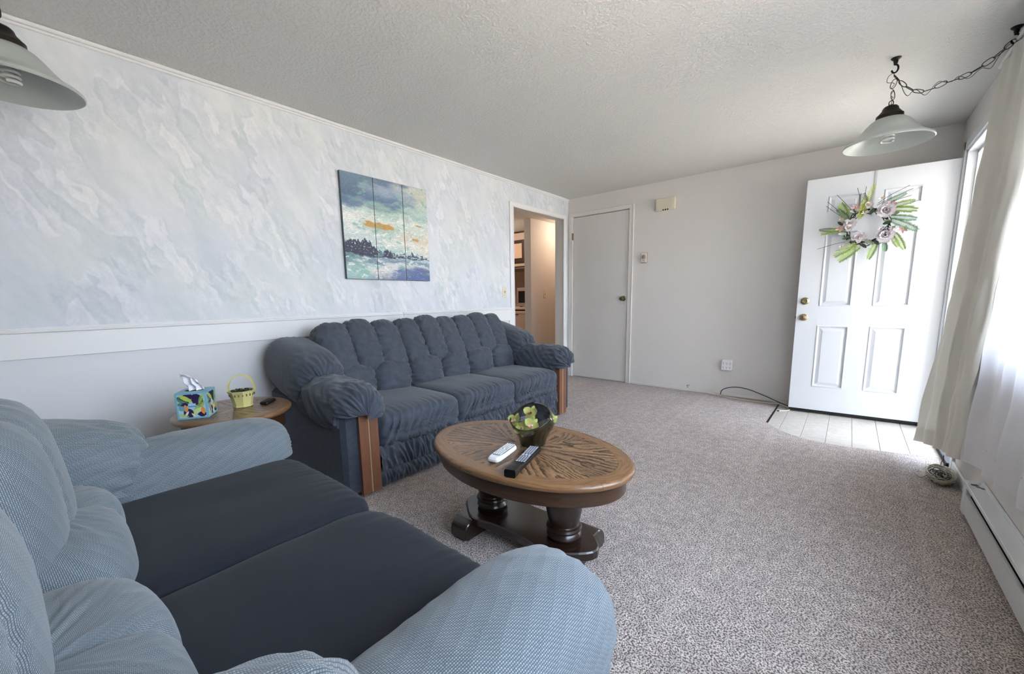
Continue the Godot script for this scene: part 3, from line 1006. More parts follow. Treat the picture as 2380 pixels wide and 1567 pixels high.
# ------------------------------------------------------------------ sofas: local z = 0 at the back, front at z = 0.95, x across
func build_sofa(S: Node3D, seats: int, sw: float, up: Material, seat_m: Material, side_m: Material, sd: float, arm_top: float, back_top: float, wide: bool, wing_up: float, seat_wr: float, arm_wr: float) -> void:
	var hw := seats * sw * 0.5
	var n0 := 0
	# frame
	var base := MB.new()
	base.box(Vector3(-hw - 0.17, 0.03, 0.04), Vector3(hw + 0.17, 0.27, 0.90), 0.01)
	base.box(Vector3(-hw - 0.02, 0.2, 0.02), Vector3(hw + 0.02, 0.70, 0.20), 0.02)
	obj("frame", base, side_m, S)
	# outer arm panels
	for s in [-1.0, 1.0]:
		var p := MB.new()
		var x0: float = s * (hw + 0.015)
		var x1: float = s * (hw + 0.215)
		p.box(Vector3(min(x0, x1), 0.025, 0.015), Vector3(max(x0, x1), 0.50, 0.925), 0.022)
		var up2 := MB.new()
		obj("arm_panel", p, side_m, S)
	# ruched front skirt, two tiers
	for tier in [[0.098, 0.250], [0.015, 0.103]]:
		var P := PackedVector3Array()
		var U := PackedVector2Array()
		var nu := int(seats * 110)
		var nv := 10
		for j in nv + 1:
			var t := float(j) / nv
			for i in nu + 1:
				var x := lerpf(-hw - 0.01, hw + 0.01, float(i) / nu)
				var y := lerpf(tier[0], tier[1], t)
				var b := pow(maxf(sin(PI * t), 0.0), 0.6) * 0.022
				var wr := absf(nz.get_noise_2d(x * 24.0 + y * 6.0 + sd * 9.0 + tier[0] * 40.0, y * 6.0)) * 0.030
				var z := 0.925 + b - wr * (0.45 + 0.55 * sin(PI * t))
				P.append(Vector3(x, y, z)); U.append(Vector2(x, -y))
		var mb := MB.new()
		mb.grid(P, U, nu, nv, false, Vector3(0, 0.1, 0))
		obj("ruched_skirt", mb, up, S)
	# seat cushions: poles along x
	var seatb := Basis(Vector3(0, 0, 1), Vector3(0, 1, 0), Vector3(-1, 0, 0))
	for k in seats:
		var xc := -hw + sw * (k + 0.5)
		var mb := MB.new()
		puff(mb, Vector3(0.342 if wide else 0.330, 0.108, sw * 0.5 + 0.003), 0.20, 0.34, Transform3D(seatb, Vector3(xc, (0.338 if wide else 0.325) + 0.005 * (k % 2), 0.652 if wide else 0.640)), 150, 130,
			{"front": seat_wr, "ffront": 23.0, "seam": 0.012, "all": 0.003, "fall": 1.2, "seed": sd + k, "crown": 0.012})
		obj("seat_cushion", mb, seat_m, S)
	# back cushions: three tall channels over two low puffs
	for k in seats:
		var xc := -hw + sw * (k + 0.5)
		var bc := Node3D.new()
		bc.name = "back_cushion" if k == 0 else "back_cushion_%03d" % k
		S.add_child(bc)
		var cw := sw / 3.0
		var up_h: float = (back_top - 0.555) * 0.5
		var Flat := Basis(Vector3(1, 0, 0), Vector3(0, 0, -1), Vector3(0, 1, 0))   # poles up: x stays x, y -> -z, z -> y
		if wide:
			var mb := MB.new()
			puff(mb, Vector3(sw * 0.512, 0.158, 0.200), 0.54, 0.78, Transform3D(Basis(Vector3.RIGHT, -0.07) * Flat, Vector3(xc, 0.650, 0.222 - (0.050 if k == 0 else 0.0))), 150, 96,
				{"grooves": [-0.34, 0.34], "gdepth": 0.008, "end": 0.008, "fend": 3.2, "all": 0.007, "fall": 0.9, "seed": sd + k * 3 + 0.37})
			obj("upper_lobe", mb, up, bc)
			mb = MB.new()
			puff(mb, Vector3(sw * 0.512, 0.168, 0.125), 0.60, 0.62, Transform3D(Flat, Vector3(xc, 0.462, 0.302)), 150, 72,
				{"grooves": [0.0], "gdepth": 0.009, "end": 0.010, "fend": 4.0, "all": 0.006, "fall": 1.0, "seed": sd + k * 5 + 0.71})
			obj("lower_lobe", mb, up, bc)
			continue
		for q in 3:
			var px: float = xc + (q - 1) * cw * 0.985
			var mb := MB.new()
			var tall: float = 0.012 if q == 1 else -0.004
			var PB := Basis(Vector3.UP, 0.05 * (q - 1)) * Basis(Vector3.RIGHT, -0.50) * Flat
			puff(mb, Vector3(cw * 0.655, 0.122, 0.206), 0.50, 0.62, Transform3D(PB, Vector3(px, back_top - 0.172 + tall, 0.270)), 84, 76,
				{"side": 0.013, "fside": 3.0, "end": 0.007, "fend": 2.4, "diag": 0.004, "all": 0.003, "fall": 0.9, "seed": sd + k * 3 + q + 0.37})
			obj("upper_tuft", mb, up, bc)
		for q in 2:
			var px: float = xc + (q - 0.5) * sw * 0.49
			var mb := MB.new()
			puff(mb, Vector3(sw * 0.282, 0.150, 0.128), 0.50, 0.60, Transform3D(Basis(Vector3.RIGHT, -0.15) * Flat, Vector3(px, 0.502, 0.345)), 84, 64,
				{"side": 0.014, "fside": 2.8, "end": 0.010, "fend": 3.0, "diag": 0.004, "all": 0.003, "fall": 1.0, "seed": sd + k * 5 + q + 0.71})
			obj("lower_tuft", mb, up, bc)
	# arms: high rear roll and lower front roll
	for s in [-1.0, 1.0]:
		var xa: float = s * (hw + 0.108)
		var mb := MB.new()
		var Bw := Basis(Vector3.RIGHT, 0.26) * Basis(Vector3.BACK, s * 0.10)
		puff(mb, Vector3(0.158, 0.165, 0.280), 0.44, 0.72, Transform3D(Bw, Vector3(xa - s * 0.008, arm_top - 0.005 + wing_up, 0.285)), 90, 72,
			{"end": 0.008, "end1": 0.028, "fend": 4.0, "all": 0.005, "fall": 1.0, "seed": sd + 20.0 + s})
		obj("arm_wing", mb, up, S)
		mb = MB.new()
		puff(mb, Vector3(0.138 if wide else 0.150, 0.142, 0.300 if wide else 0.300), 0.46, 0.80, Transform3D(Basis.IDENTITY, Vector3(xa - (0.012 * s if wide else 0.0), arm_top - 0.142, 0.700 if wide else 0.708)), 120, 96,
			{"end": 0.010, "end1": 0.026 * arm_wr, "fend": 4.2, "diag": 0.009 * arm_wr, "all": 0.004, "fall": 1.0, "seed": sd + 30.0 + s, "pole": -0.03 + 0.475 - (arm_top - 0.142), "hem": 0.474, "hem_z": 0.905, "hem_in": -s * 0.035})
		obj("arm_roll", mb, up, S)
		if wide: continue
		# wood facing with a brass strip let in between two boards
		var xw: float = s * (hw + 0.078)
		for e in [-1.0, 1.0]:
			var wd := MB.new()
			var xlo: float = xw + e * 0.030 - 0.0245
			var prof: Array = [Vector2(0.0, 0.018), Vector2(0.026, 0.018), Vector2(0.026, 0.43), Vector2(0.024, 0.452), Vector2(0.017, 0.468), Vector2(0.004, 0.477), Vector2(-0.02, 0.479)]
			var pts: Array = []
			for q in prof: pts.append(Vector3(0, q.y, 0.922 + q.x))
			for q in pts.size() - 1:
				var a: Vector3 = pts[q]
				var b: Vector3 = pts[q + 1]
				var A := Vector3(xlo, a.y, a.z); var Bq := Vector3(xlo + 0.049, a.y, a.z)
				var Cq := Vector3(xlo + 0.049, b.y, b.z); var Dq := Vector3(xlo, b.y, b.z)
				wd.poly([A, Bq, Cq, Dq], Vector3(0, -(b.z - a.z), b.y - a.y).normalized(), [Vector2(0, a.y * 1.9), Vector2(0.9, a.y * 1.9), Vector2(0.9, b.y * 1.9), Vector2(0, b.y * 1.9)])
			for sx in [xlo, xlo + 0.049]:
				var fan: Array = []
				for q in pts: fan.append(Vector3(sx, q.y, q.z))
				wd.poly(fan, Vector3(-1 if sx == xlo else 1, 0, 0))
			obj("wood_facing", wd, M.walnut, S)
		var br := MB.new()
		br.box(Vector3(xw - 0.0048, 0.020, 0.93), Vector3(xw + 0.0048, 0.462, 0.9485), 0.002)
		br.box(Vector3(xw - 0.0055, 0.452, 0.922), Vector3(xw + 0.0055, 0.4795, 0.946), 0.006)
		obj("brass_strip", br, M.strip, S)
	# feet
	for fx in [-hw - 0.13, hw + 0.13]:
		for fz in [0.09, 0.86]:
			obj("foot", bx(Vector3(fx - 0.03, 0, fz - 0.03), Vector3(fx + 0.03, 0.032, fz + 0.03), 0.003), M.black, S)

func build_sofas() -> void:
	var a := thing("long_sofa", "long blue velvet three-seat sofa with wood arm facings against papered wall", "sofa", Vector3(0.022, 0, 2.575), "", PI / 2)
	build_sofa(a, 3, 0.578, M.velvet, M.velvet, M.velvet_side, 1.0, 0.634, 0.880, false, -0.004, 0.019, 1.0)
	var b := thing("loveseat", "pale blue waffle-weave loveseat with dark seat in the foreground", "sofa", Vector3(1.80, 0, 4.975), "", PI)
	build_sofa(b, 2, 0.60, M.waffle, M.cord, M.waffle, 5.0, 0.600, 0.800, true, -0.03, 0.005, 0.2)

# ------------------------------------------------------------------ tables
func oval(a: float, b: float, n: int, from := 0.0, to := TAU) -> Array:
	var r: Array = []
	for i in n: r.append(Vector2(a * cos(lerpf(from, to, float(i) / n)), b * sin(lerpf(from, to, float(i) / n))))
	return r

func oval_top(T: Node3D, a: float, b: float, y: float, wedges: int, rot: float, rim: float) -> void:
	# border ring in four lengths with a moulded edge, sunburst veneer inside
	var N := 120
	for s in 4:
		var mb := MB.new()
		var prof := [Vector2(-rim, 0.0), Vector2(-0.020, 0.0), Vector2(-0.0175, -0.0018), Vector2(-0.015, 0.0), Vector2(-0.008, -0.002), Vector2(-0.002, -0.008), Vector2(0.0, -0.015), Vector2(-0.002, -0.022), Vector2(-0.009, -0.028), Vector2(-0.016, -0.030), Vector2(-rim, -0.030)]
		var P := PackedVector3Array()
		var U := PackedVector2Array()
		var nu := N / 4
		var nv := prof.size() - 1
		var a0: float = rot + TAU / 4.0 * s + 0.0015
		var a1: float = rot + TAU / 4.0 * (s + 1) - 0.0015
		var L := 0.0
		for j in nv + 1:
			if j > 0: L += (prof[j] - prof[j - 1]).length()
			for i in nu + 1:
				var an := lerpf(a0, a1, float(i) / nu)
				P.append(Vector3((a + prof[j].x) * cos(an), y + prof[j].y, (b + prof[j].x) * sin(an)))
				U.append(Vector2(L * 4.0 + s * 0.3, an * (a + b) * 0.5 * 1.3))
		mb.grid(P, U, nu, nv, false, Vector3(0, y - 0.015, 0))
		obj("rim_board", mb, M.oak_s, T)
	for s in wedges:
		var mb := MB.new()
		var a0: float = rot + TAU / wedges * s
		var a1: float = rot + TAU / wedges * (s + 1)
		var am := (a0 + a1) * 0.5
		var dir := Vector2((a - rim) * cos(am), (b - rim) * sin(am)).normalized()
		var acr := Vector2(-dir.y, dir.x)
		var pts: Array = [Vector2.ZERO]
		for i in 9:
			var an := lerpf(a0, a1, i / 8.0)
			pts.append(Vector2((a - rim) * cos(an), (b - rim) * sin(an)))
		# shrink slightly for a hairline joint
		var ctr := dir * 0.5 * minf(a, b)
		var q: Array = []
		var uv: Array = []
		var sg: float = 1.0 if s % 2 == 0 else -1.0
		for p in pts:
			var pp: Vector2 = ctr + (p - ctr) * 0.997
			q.append(Vector3(pp.x, y - 0.0004, pp.y))
			uv.append(Vector2(0.5 + sg * pp.dot(acr) * 1.55, 0.10 + 0.083 * s + pp.dot(dir) * 0.95))
		mb.poly(q, Vector3.UP, uv)
		obj("veneer_wedge", mb, M.oak_c if s % 2 == 0 else M.oak_c2, T)
	var under := MB.new()
	under.prism(oval(a - 0.02, b - 0.02, 64), y - 0.031, y - 0.0012)
	obj("top_core", under, M.oak_edge, T)

func apron(T: Node3D, a: float, b: float, y0: float, y1: float) -> void:
	var mb := MB.new()
	var N := 96
	var prof := [Vector2(-0.02, y0), Vector2(-0.003, y0), Vector2(0.0, y0 + 0.003), Vector2(0.0, y1)]
	var P := PackedVector3Array()
	var U := PackedVector2Array()
	for j in prof.size():
		for i in N + 1:
			var an := TAU * i / N
			P.append(Vector3((a + prof[j].x) * cos(an), prof[j].y, (b + prof[j].x) * sin(an)))
			U.append(Vector2(prof[j].y * 5.0 + prof[j].x, an * (a + b) * 0.5 * 1.1))
	mb.grid(P, U, N, prof.size() - 1, true, Vector3(0, (y0 + y1) * 0.5, 0))
	obj("apron", mb, M.oak_edge, T)

func foot_block(w: float, l: float, h: float, T: Transform3D) -> MB:
	# scroll foot, rounded outer top; runs from z = 0 to z = l
	var pts: Array = [Vector2(0, 0), Vector2(l - 0.02, 0), Vector2(l, 0.012)]
	for k in 9:
		var an := PI / 2 * k / 8.0
		pts.append(Vector2(l - 0.055 + 0.055 * cos(an), h - 0.055 + 0.055 * sin(an)))
	pts.append(Vector2(0, h))
	var mb := MB.new()
	# prism extrudes in y: lay it on its side (x = z, y = x, z = y)
	mb.prism(pts, -w * 0.5, w * 0.5, 0.004, T * Transform3D(Basis(Vector3(0, 0, 1), Vector3(1, 0, 0), Vector3(0, 1, 0)), Vector3.ZERO))
	return mb

func build_tables() -> void:
	# coffee table
	var c := thing("coffee_table", "oval oak coffee table with sunburst veneer top and two barrel pedestals", "coffee table", Vector3(1.868, 0, 3.328))
	oval_top(c, 0.468, 0.308, 0.432, 8, 0.42, 0.062)
	apron(c, 0.437, 0.277, 0.338, 0.403)
	for s in [-1.0, 1.0]:
		var mb := MB.new()
		var X := Transform3D(Basis.IDENTITY, Vector3(s * 0.195, 0, 0))
		mb.lathe([Vector2(0.060, 0.098), Vector2(0.066, 0.104), Vector2(0.070, 0.114), Vector2(0.066, 0.124), Vector2(0.062, 0.128), Vector2(0.060, 0.132), Vector2(0.068, 0.136), Vector2(0.072, 0.144), Vector2(0.068, 0.152), Vector2(0.060, 0.156), Vector2(0.058, 0.160),
			Vector2(0.064, 0.180), Vector2(0.071, 0.210), Vector2(0.074, 0.240), Vector2(0.072, 0.270), Vector2(0.064, 0.296), Vector2(0.058, 0.306), Vector2(0.066, 0.312), Vector2(0.070, 0.322), Vector2(0.066, 0.332), Vector2(0.062, 0.36)], 40, X, 1.0, 1.0, 2.4)
		obj("pedestal", mb, M.oak_dark, c)
		for e in [-1.0, 1.0]:
			var Tf := Transform3D(Basis(Vector3.UP, 0.0 if e > 0 else PI), Vector3(s * 0.235, 0, 0))
			obj("foot", foot_block(0.095, 0.185, 0.088, Tf), M.oak_plain, c)
	var pl: Array = []
	for i in 96:
		var an := TAU * i / 96
		var r := 1.0 / sqrt(pow(cos(an) / 0.345, 2.0) + pow(sin(an) / 0.125, 2.0))
		# waist between the feet, lobes at the ends
		var x := r * cos(an)
		var z := r * sin(an) * (1.0 + 0.30 * exp(-pow((absf(x) - 0.21) / 0.08, 2.0)) - 0.10 * exp(-pow(x / 0.12, 2.0)))
		pl.append(Vector2(x, z))
	var pb := MB.new()
	pb.prism(pl, 0.060, 0.098, 0.005)
	obj("base_platform", pb, M.oak_plain, c)
	# end table
	var t := thing("end_table", "round oak end table between the two sofas", "end table", Vector3(0.568, 0, 4.004))
	oval_top(t, 0.258, 0.248, 0.530, 6, 0.3, 0.055)
	apron(t, 0.222, 0.212, 0.420, 0.502)
	var p := MB.new()
	p.lathe([Vector2(0.05, 0.06), Vector2(0.075, 0.075), Vector2(0.06, 0.10), Vector2(0.05, 0.13), Vector2(0.07, 0.20), Vector2(0.078, 0.26), Vector2(0.065, 0.33), Vector2(0.05, 0.37), Vector2(0.07, 0.40), Vector2(0.07, 0.45)], 32)
	obj("pedestal", p, M.oak_dark, t)
	for k in 4:
		obj("foot", foot_block(0.07, 0.20, 0.085, Transform3D(Basis(Vector3.UP, PI / 4 + k * PI / 2), Vector3.ZERO)), M.oak_plain, t)

# ------------------------------------------------------------------ small things
func painting_tex() -> ImageTexture:
	var W := 768
	var Hh := 768
	var n1 := noise(1.0, 201, 4)
	var n2 := noise(1.0, 203, 3)
	var n3 := noise(1.0, 207, 2)
	# rows from the top: stops of the left, middle and right thirds
	var ys := [0.0, 0.10, 0.20, 0.27, 0.33, 0.42, 0.50, 0.58, 0.64, 0.70, 0.76, 0.80, 0.85, 0.91, 1.0]
	var L := ["7890a0", "6c8096", "5f7690", "71879f", "c3cfcf", "e8e8e4", "d5dedb", "c3d3d2", "bfcfc9", "a9b0ae", "6f8496", "7e94a0", "93b5b2", "a9c6c1", "9fb9bc"]
	var C := ["6f8198", "9fadbf", "6d84a0", "93ada8", "b9cdc0", "d6dcd3", "b6c9bf", "c6d2cc", "d8dcd4", "b8cfc9", "9fb9ba", "8196aa", "ccd0cc", "dadad4", "8d93a6"]
	var R := ["c4cdc6", "c9cbbd", "c2cec4", "bccfc7", "a9c3bd", "d2d8d0", "ddd8c8", "d7cdb9", "e0ddd2", "d5d8cc", "bccfca", "7f97ad", "c8ccc8", "6d80a6", "5d6f98"]
	var cl: Array = []
	for s in [L, C, R]:
		var r: Array = []
		for q in s: r.append(Color(q))
		cl.append(r)
	var px := PackedByteArray()
	px.resize(W * Hh * 3)
	var k := 0
	for j in Hh:
		var v := float(j) / Hh
		for i in W:
			var u := float(i) / W
			var br := n1.get_noise_2d(u * 5.0, v * 17.0)
			var big := n2.get_noise_2d(u * 2.4 + 9.0, v * 5.0)
			var vv := clampf(v + br * 0.035 + big * 0.06, 0.0, 0.999)
			var uu := clampf(u + big * 0.28 + br * 0.05, 0.0, 1.0) * 2.0
			var a := 0
			while a < ys.size() - 2 and ys[a + 1] < vv: a += 1
			var f: float = smoothstep(0.0, 1.0, (vv - ys[a]) / (ys[a + 1] - ys[a]))
			var s: int = 0 if uu < 1.0 else 1
			var ff: float = smoothstep(0.2, 0.8, uu - s)
			var c0: Color = cl[s][a].lerp(cl[s][a + 1], f)
			var c1: Color = cl[s + 1][a].lerp(cl[s + 1][a + 1], f)
			var c := c0.lerp(c1, ff)
			var st := n3.get_noise_2d(u * 26.0, v * 90.0)
			var dab := n2.get_noise_2d(u * 9.0 + 40.0, v * 22.0)
			c = c.lerp(Color(0.93, 0.94, 0.93), smoothstep(0.18, 0.42, dab + st * 0.2) * 0.75 * smoothstep(0.25, 0.4, v))
			# gold leaf drifts
			var gold := exp(-pow((v - 0.46 - 0.05 * (u - 0.4)) / 0.035, 2.0)) * smoothstep(0.15, 0.30, u) * smoothstep(0.62, 0.45, u)
			gold += 0.8 * exp(-pow((v - 0.56) / 0.016, 2.0)) * smoothstep(0.76, 0.80, u) * smoothstep(0.90, 0.84, u)
			gold += 0.5 * exp(-pow((v - 0.41 - 0.06 * (u - 0.9)) / 0.010, 2.0)) * smoothstep(0.80, 0.84, u)
			gold += 0.6 * exp(-pow((v - 0.90) / 0.03, 2.0)) * smoothstep(0.82, 0.90, u)
			c = c.lerp(Color(0.77, 0.60, 0.35), smoothstep(0.30, 0.62, gold + dab * 0.55 + st * 0.25))
			# dark tree line on the far bank
			var top := 0.735 - 0.115 * smoothstep(0.32, 0.10, absf(u - 0.16)) * smoothstep(0.40, 0.26, u) - 0.045 * exp(-pow((u - 0.45) / 0.055, 2.0)) - 0.02 * exp(-pow((u - 0.78) / 0.06, 2.0))
			top += n1.get_noise_2d(u * 22.0, 4.0) * 0.045
			var tree := smoothstep(top - 0.004, top + 0.008, v) * smoothstep(0.785, 0.765, v + br * 0.012)
			tree *= smoothstep(-0.55, -0.30, n2.get_noise_2d(u * 34.0, v * 40.0))
			if u > 0.52: tree *= smoothstep(-0.15, 0.15, n2.get_noise_2d(u * 14.0, v * 40.0) + 0.15)
			c = c.lerp(Color(0.235, 0.245, 0.33), clampf(tree, 0.0, 1.0) * 0.95)
			# deep blue water at lower right
			var deep := smoothstep(0.855, 0.90, v + dab * 0.05) * smoothstep(0.50, 0.62, u + dab * 0.10 + (v - 0.9) * 0.6)
			c = c.lerp(Color(0.36, 0.43, 0.60), deep * 0.85)
			var teal := smoothstep(0.30, 0.5, n2.get_noise_2d(u * 5.0 + 70.0, v * 9.0) + 0.4 * exp(-pow((u - 0.2) / 0.12, 2.0) - pow((v - 0.93) / 0.06, 2.0)))
			c = c.lerp(Color(0.53, 0.72, 0.68), teal * 0.6)
			var tone := 1.0 + 0.10 * st + 0.05 * br
			px[k] = int(clampf(c.r * tone * 255.0, 0, 255)); px[k + 1] = int(clampf(c.g * tone * 255.0, 0, 255)); px[k + 2] = int(clampf(c.b * tone * 255.0, 0, 255))
			k += 3
	return tex(Image.create_from_data(W, Hh, false, Image.FORMAT_RGB8, px))

func build_paintings() -> void:
	var m := mat(Color.WHITE, 0.6)
	m.albedo_texture = painting_tex()
	var side := mat(Color(0.30, 0.36, 0.38), 0.7)
	var zs := [3.071, 2.8115, 2.5485, 2.3035]
	var names := ["left panel of the three-part abstract seascape with dark trees and slate blue sky", "middle panel of the three-part abstract seascape with gold cloud streak", "right panel of the three-part abstract seascape with pale sky over blue water"]
	for k in 3:
		var z0: float = zs[k] - (0.0 if k == 0 else 0.0009)
		var z1: float = zs[k + 1] + (0.0 if k == 2 else 0.0009)
		var y0 := 1.2085
		var y1 := 1.9665
		var p := thing("canvas_painting", names[k], "painting", Vector3(0.001, 0, 0), "three canvases of one seascape")
		obj("canvas_wrap", bx(Vector3(0.0, y0, z1), Vector3(0.0255, y1, z0), 0.002), side, p)
		var f := MB.new()
		var u0: float = (zs[0] - z0) / (zs[0] - zs[3])
		var u1: float = (zs[0] - z1) / (zs[0] - zs[3])
		var e := 0.0018
		f.poly([Vector3(0.0262, y1 - e, z0 - e), Vector3(0.0262, y1 - e, z1 + e), Vector3(0.0262, y0 + e, z1 + e), Vector3(0.0262, y0 + e, z0 - e)], Vector3.RIGHT, [Vector2(u0, 0), Vector2(u1, 0), Vector2(u1, 1), Vector2(u0, 1)])
		obj("painted_face", f, m, p)

func box_print(side_only: bool) -> ImageTexture:
	# tropical leaf and bird print in flat colours, border of pale blue
	var N := 160
	var im := Image.create(N, N, false, Image.FORMAT_RGB8)
	im.fill(Color("7fb2c4"))
	im.fill_rect(Rect2i(10, 10, N - 20, N - 20), Color("a9cdd6"))
	var paint := func(c: Vector2, rx: float, ry: float, ang: float, col: Color, bite: float) -> void:
		for j in range(10, N - 10):
			for i in range(10, N - 10):
				var d := (Vector2(i, j) - c).rotated(-ang)
				var q := absf(d.x / rx)
				if q < 1.0 and absf(d.y) < ry * (1.0 - q * q):
					if bite > 0.0 and absf(d.y) > ry * 0.18 and fposmod(d.x + absf(d.y) * 0.8, bite) < bite * 0.32: continue
					im.set_pixel(i, j, col)
	var dkp := Color("2c1f4a")
	paint.call(Vector2(112, 45), 44, 30, 1.25, dkp, 0.0)
	paint.call(Vector2(70, 22), 36, 16, 0.2, dkp, 0.0)
	paint.call(Vector2(36, 42), 40, 20, 0.55, Color("2f5b3c"), 9.0)
	paint.call(Vector2(52, 34), 42, 13, 0.6, Color("b5c65a"), 0.0)
	paint.call(Vector2(134, 36), 40, 12, -1.1, Color("9cbf62"), 8.0)
	paint.call(Vector2(118, 88), 46, 16, -0.8, Color("8fb04e"), 9.0)
	paint.call(Vector2(105, 112), 40, 13, -0.5, Color("c9d98a"), 0.0)
	paint.call(Vector2(30, 70), 34, 12, 0.15, Color("3b6b4b"), 8.0)
	paint.call(Vector2(60, 122), 34, 26, 1.0, dkp, 0.0)
	paint.call(Vector2(130, 134), 26, 16, 0.0, dkp, 0.0)
	paint.call(Vector2(44, 72), 20, 14, -0.2, dkp, 0.0)
	paint.call(Vector2(48, 94), 24, 12, 1.45, Color("e2914a"), 0.0)
	paint.call(Vector2(136, 112), 26, 11, 1.45, Color("e2914a"), 0.0)
	paint.call(Vector2(28, 92), 20, 16, 0.8, Color("6a9fb0"), 0.0)
	paint.call(Vector2(50, 128), 22, 6, -1.0, Color("e8e6da"), 0.0)
	paint.call(Vector2(84, 136), 16, 5, 0.9, Color("dfe3b8"), 0.0)
	paint.call(Vector2(32, 136), 30, 9, 0.25, Color("a8c86a"), 7.0)
	if not side_only:
		im.fill_rect(Rect2i(62, 66, 40, 20), Color("8fc0d6"))
		im.fill_rect(Rect2i(62, 80, 40, 8), Color("5f93bd"))
		for k in 9: im.fill_rect(Rect2i(66 + k * 4, 72, 2, 4 + (k * 7) % 3), Color("f2f6fa"))
	return tex(im)

func build_end_table_things() -> void:
	var Y := 0.5302
	# tissue box
	var front := Vector3(0.600, 0, 4.246)
	var dirf := Vector3(0.060, 0, -0.104).normalized()          # along the face seen from the camera
	var nf := dirf.cross(Vector3.UP)                             # outward
	if nf.x < 0: nf = -nf
	var t := thing("tissue_box", "cube tissue box with tropical leaf and bird print on the end table", "tissue box", Vector3(0, 0, 0))
	var w := 0.118
	var hh := 0.122
	var c := Vector3(0.582, Y, 4.152)
	t.position = c
	var T := Transform3D(Basis(dirf, Vector3.UP, nf), Vector3.ZERO)
	obj("carton", _box_T(Vector3(-w / 2, 0.0, -w / 2), Vector3(w / 2, hh, w / 2), 0.0012, T), mat(Color(0.50, 0.68, 0.75), 0.5), t)
	for k in 4:
		var f := MB.new()
		var Tk := T * Transform3D(Basis(Vector3.UP, k * PI / 2), Vector3.ZERO)
		var e := w / 2 + 0.0003
		f.poly([Tk * Vector3(-w / 2 + 0.001, hh - 0.001, e), Tk * Vector3(w / 2 - 0.001, hh - 0.001, e), Tk * Vector3(w / 2 - 0.001, 0.001, e), Tk * Vector3(-w / 2 + 0.001, 0.001, e)], (Tk.basis * Vector3.BACK), [Vector2(0, 0), Vector2(1, 0), Vector2(1, 1), Vector2(0, 1)])
		var pm := mat(Color.WHITE, 0.45)
		pm.albedo_texture = box_print(k % 2 == 1)
		obj("printed_side", f, pm, t)
	var sl := MB.new()
	sl.prism(oval(0.038, 0.026, 28), hh - 0.0005, hh + 0.0006, 0.0, T)
	obj("opening", sl, mat(Color(0.12, 0.12, 0.12), 0.8), t)
	var P := PackedVector3Array()
	var U := PackedVector2Array()
	for j in 15:
		var v := j / 14.0
		for i in 25:
			var u := i / 24.0 - 0.5
			var wd := lerpf(0.052, 0.040, v) * (1.0 - 0.75 * pow(v, 5.0))
			var fold := sin(u * 13.0 + v * 2.0) * 0.010 * (1.0 - 0.5 * v) + nz.get_noise_2d(u * 4.0 + 8.0, v * 3.0) * 0.012
			P.append(T * Vector3(u * 2.0 * wd * 0.62 - 0.036 * pow(v, 1.4) + 0.008 - 0.018 * smoothstep(0.75, 1.0, v), hh - 0.004 + v * 0.096 - 0.030 * absf(u) * v - 0.022 * smoothstep(0.85, 1.0, v) * (0.5 - u), fold + 0.006))
			U.append(Vector2(u, v))
	var ti := MB.new()
	ti.grid(P, U, 24, 14)
	var tm := mat(Color(0.95, 0.95, 0.97), 0.8)
	tm.backlight_enabled = true
	tm.backlight = Color(0.35, 0.35, 0.37)
	obj("tissue", ti, tm, t)
	# ceramic basket
	var b := thing("ceramic_basket", "pale yellow ceramic basket with tall handle on the end table", "basket", Vector3(0.560, Y, 3.962))
	var ym := mat(Color(0.83, 0.80, 0.54), 0.28)
	var rot := -0.55
	var mb := MB.new()
	var prof := [Vector2(0.0, 0.0), Vector2(0.040, 0.0), Vector2(0.0435, 0.002), Vector2(0.0435, 0.008), Vector2(0.0415, 0.010), Vector2(0.048, 0.042), Vector2(0.056, 0.068), Vector2(0.062, 0.082), Vector2(0.0575, 0.0835), Vector2(0.050, 0.066), Vector2(0.042, 0.030), Vector2(0.0, 0.028)]
	for k in 8:
		var a0 := rot + TAU * k / 8.0
		var a1 := rot + TAU * (k + 1) / 8.0
		for q in prof.size() - 1:
			var pa: Vector2 = prof[q]
			var pb: Vector2 = prof[q + 1]
			var A := Vector3(pa.x * cos(a0), pa.y, pa.x * sin(a0))
			var Bq := Vector3(pa.x * cos(a1), pa.y, pa.x * sin(a1))
			var Cq := Vector3(pb.x * cos(a1), pb.y, pb.x * sin(a1))
			var D := Vector3(pb.x * cos(a0), pb.y, pb.x * sin(a0))
			var nn := (Cq - A).cross(D - Bq).normalized()
			var want := Vector3(cos((a0 + a1) / 2), 0, sin((a0 + a1) / 2)) * (pb.y - pa.y) + Vector3.UP * (pa.x - pb.x)
			if nn.dot(want) < 0.0: nn = -nn
			if pa.x < 1e-5: mb.poly([A, Cq, D], nn)
			elif pb.x < 1e-5: mb.poly([A, Bq, Cq], nn)
			else: mb.poly([A, Bq, Cq, D], nn)
	obj("bowl", mb, ym, b)
	var hd := MB.new()
	var path: Array = []
	for k in 25:
		var an := PI * k / 24.0
		path.append(Vector3(-0.0565 * cos(an) * 0.44, 0.079 + 0.080 * pow(sin(an), 0.75), 0.0565 * cos(an) * 0.90))
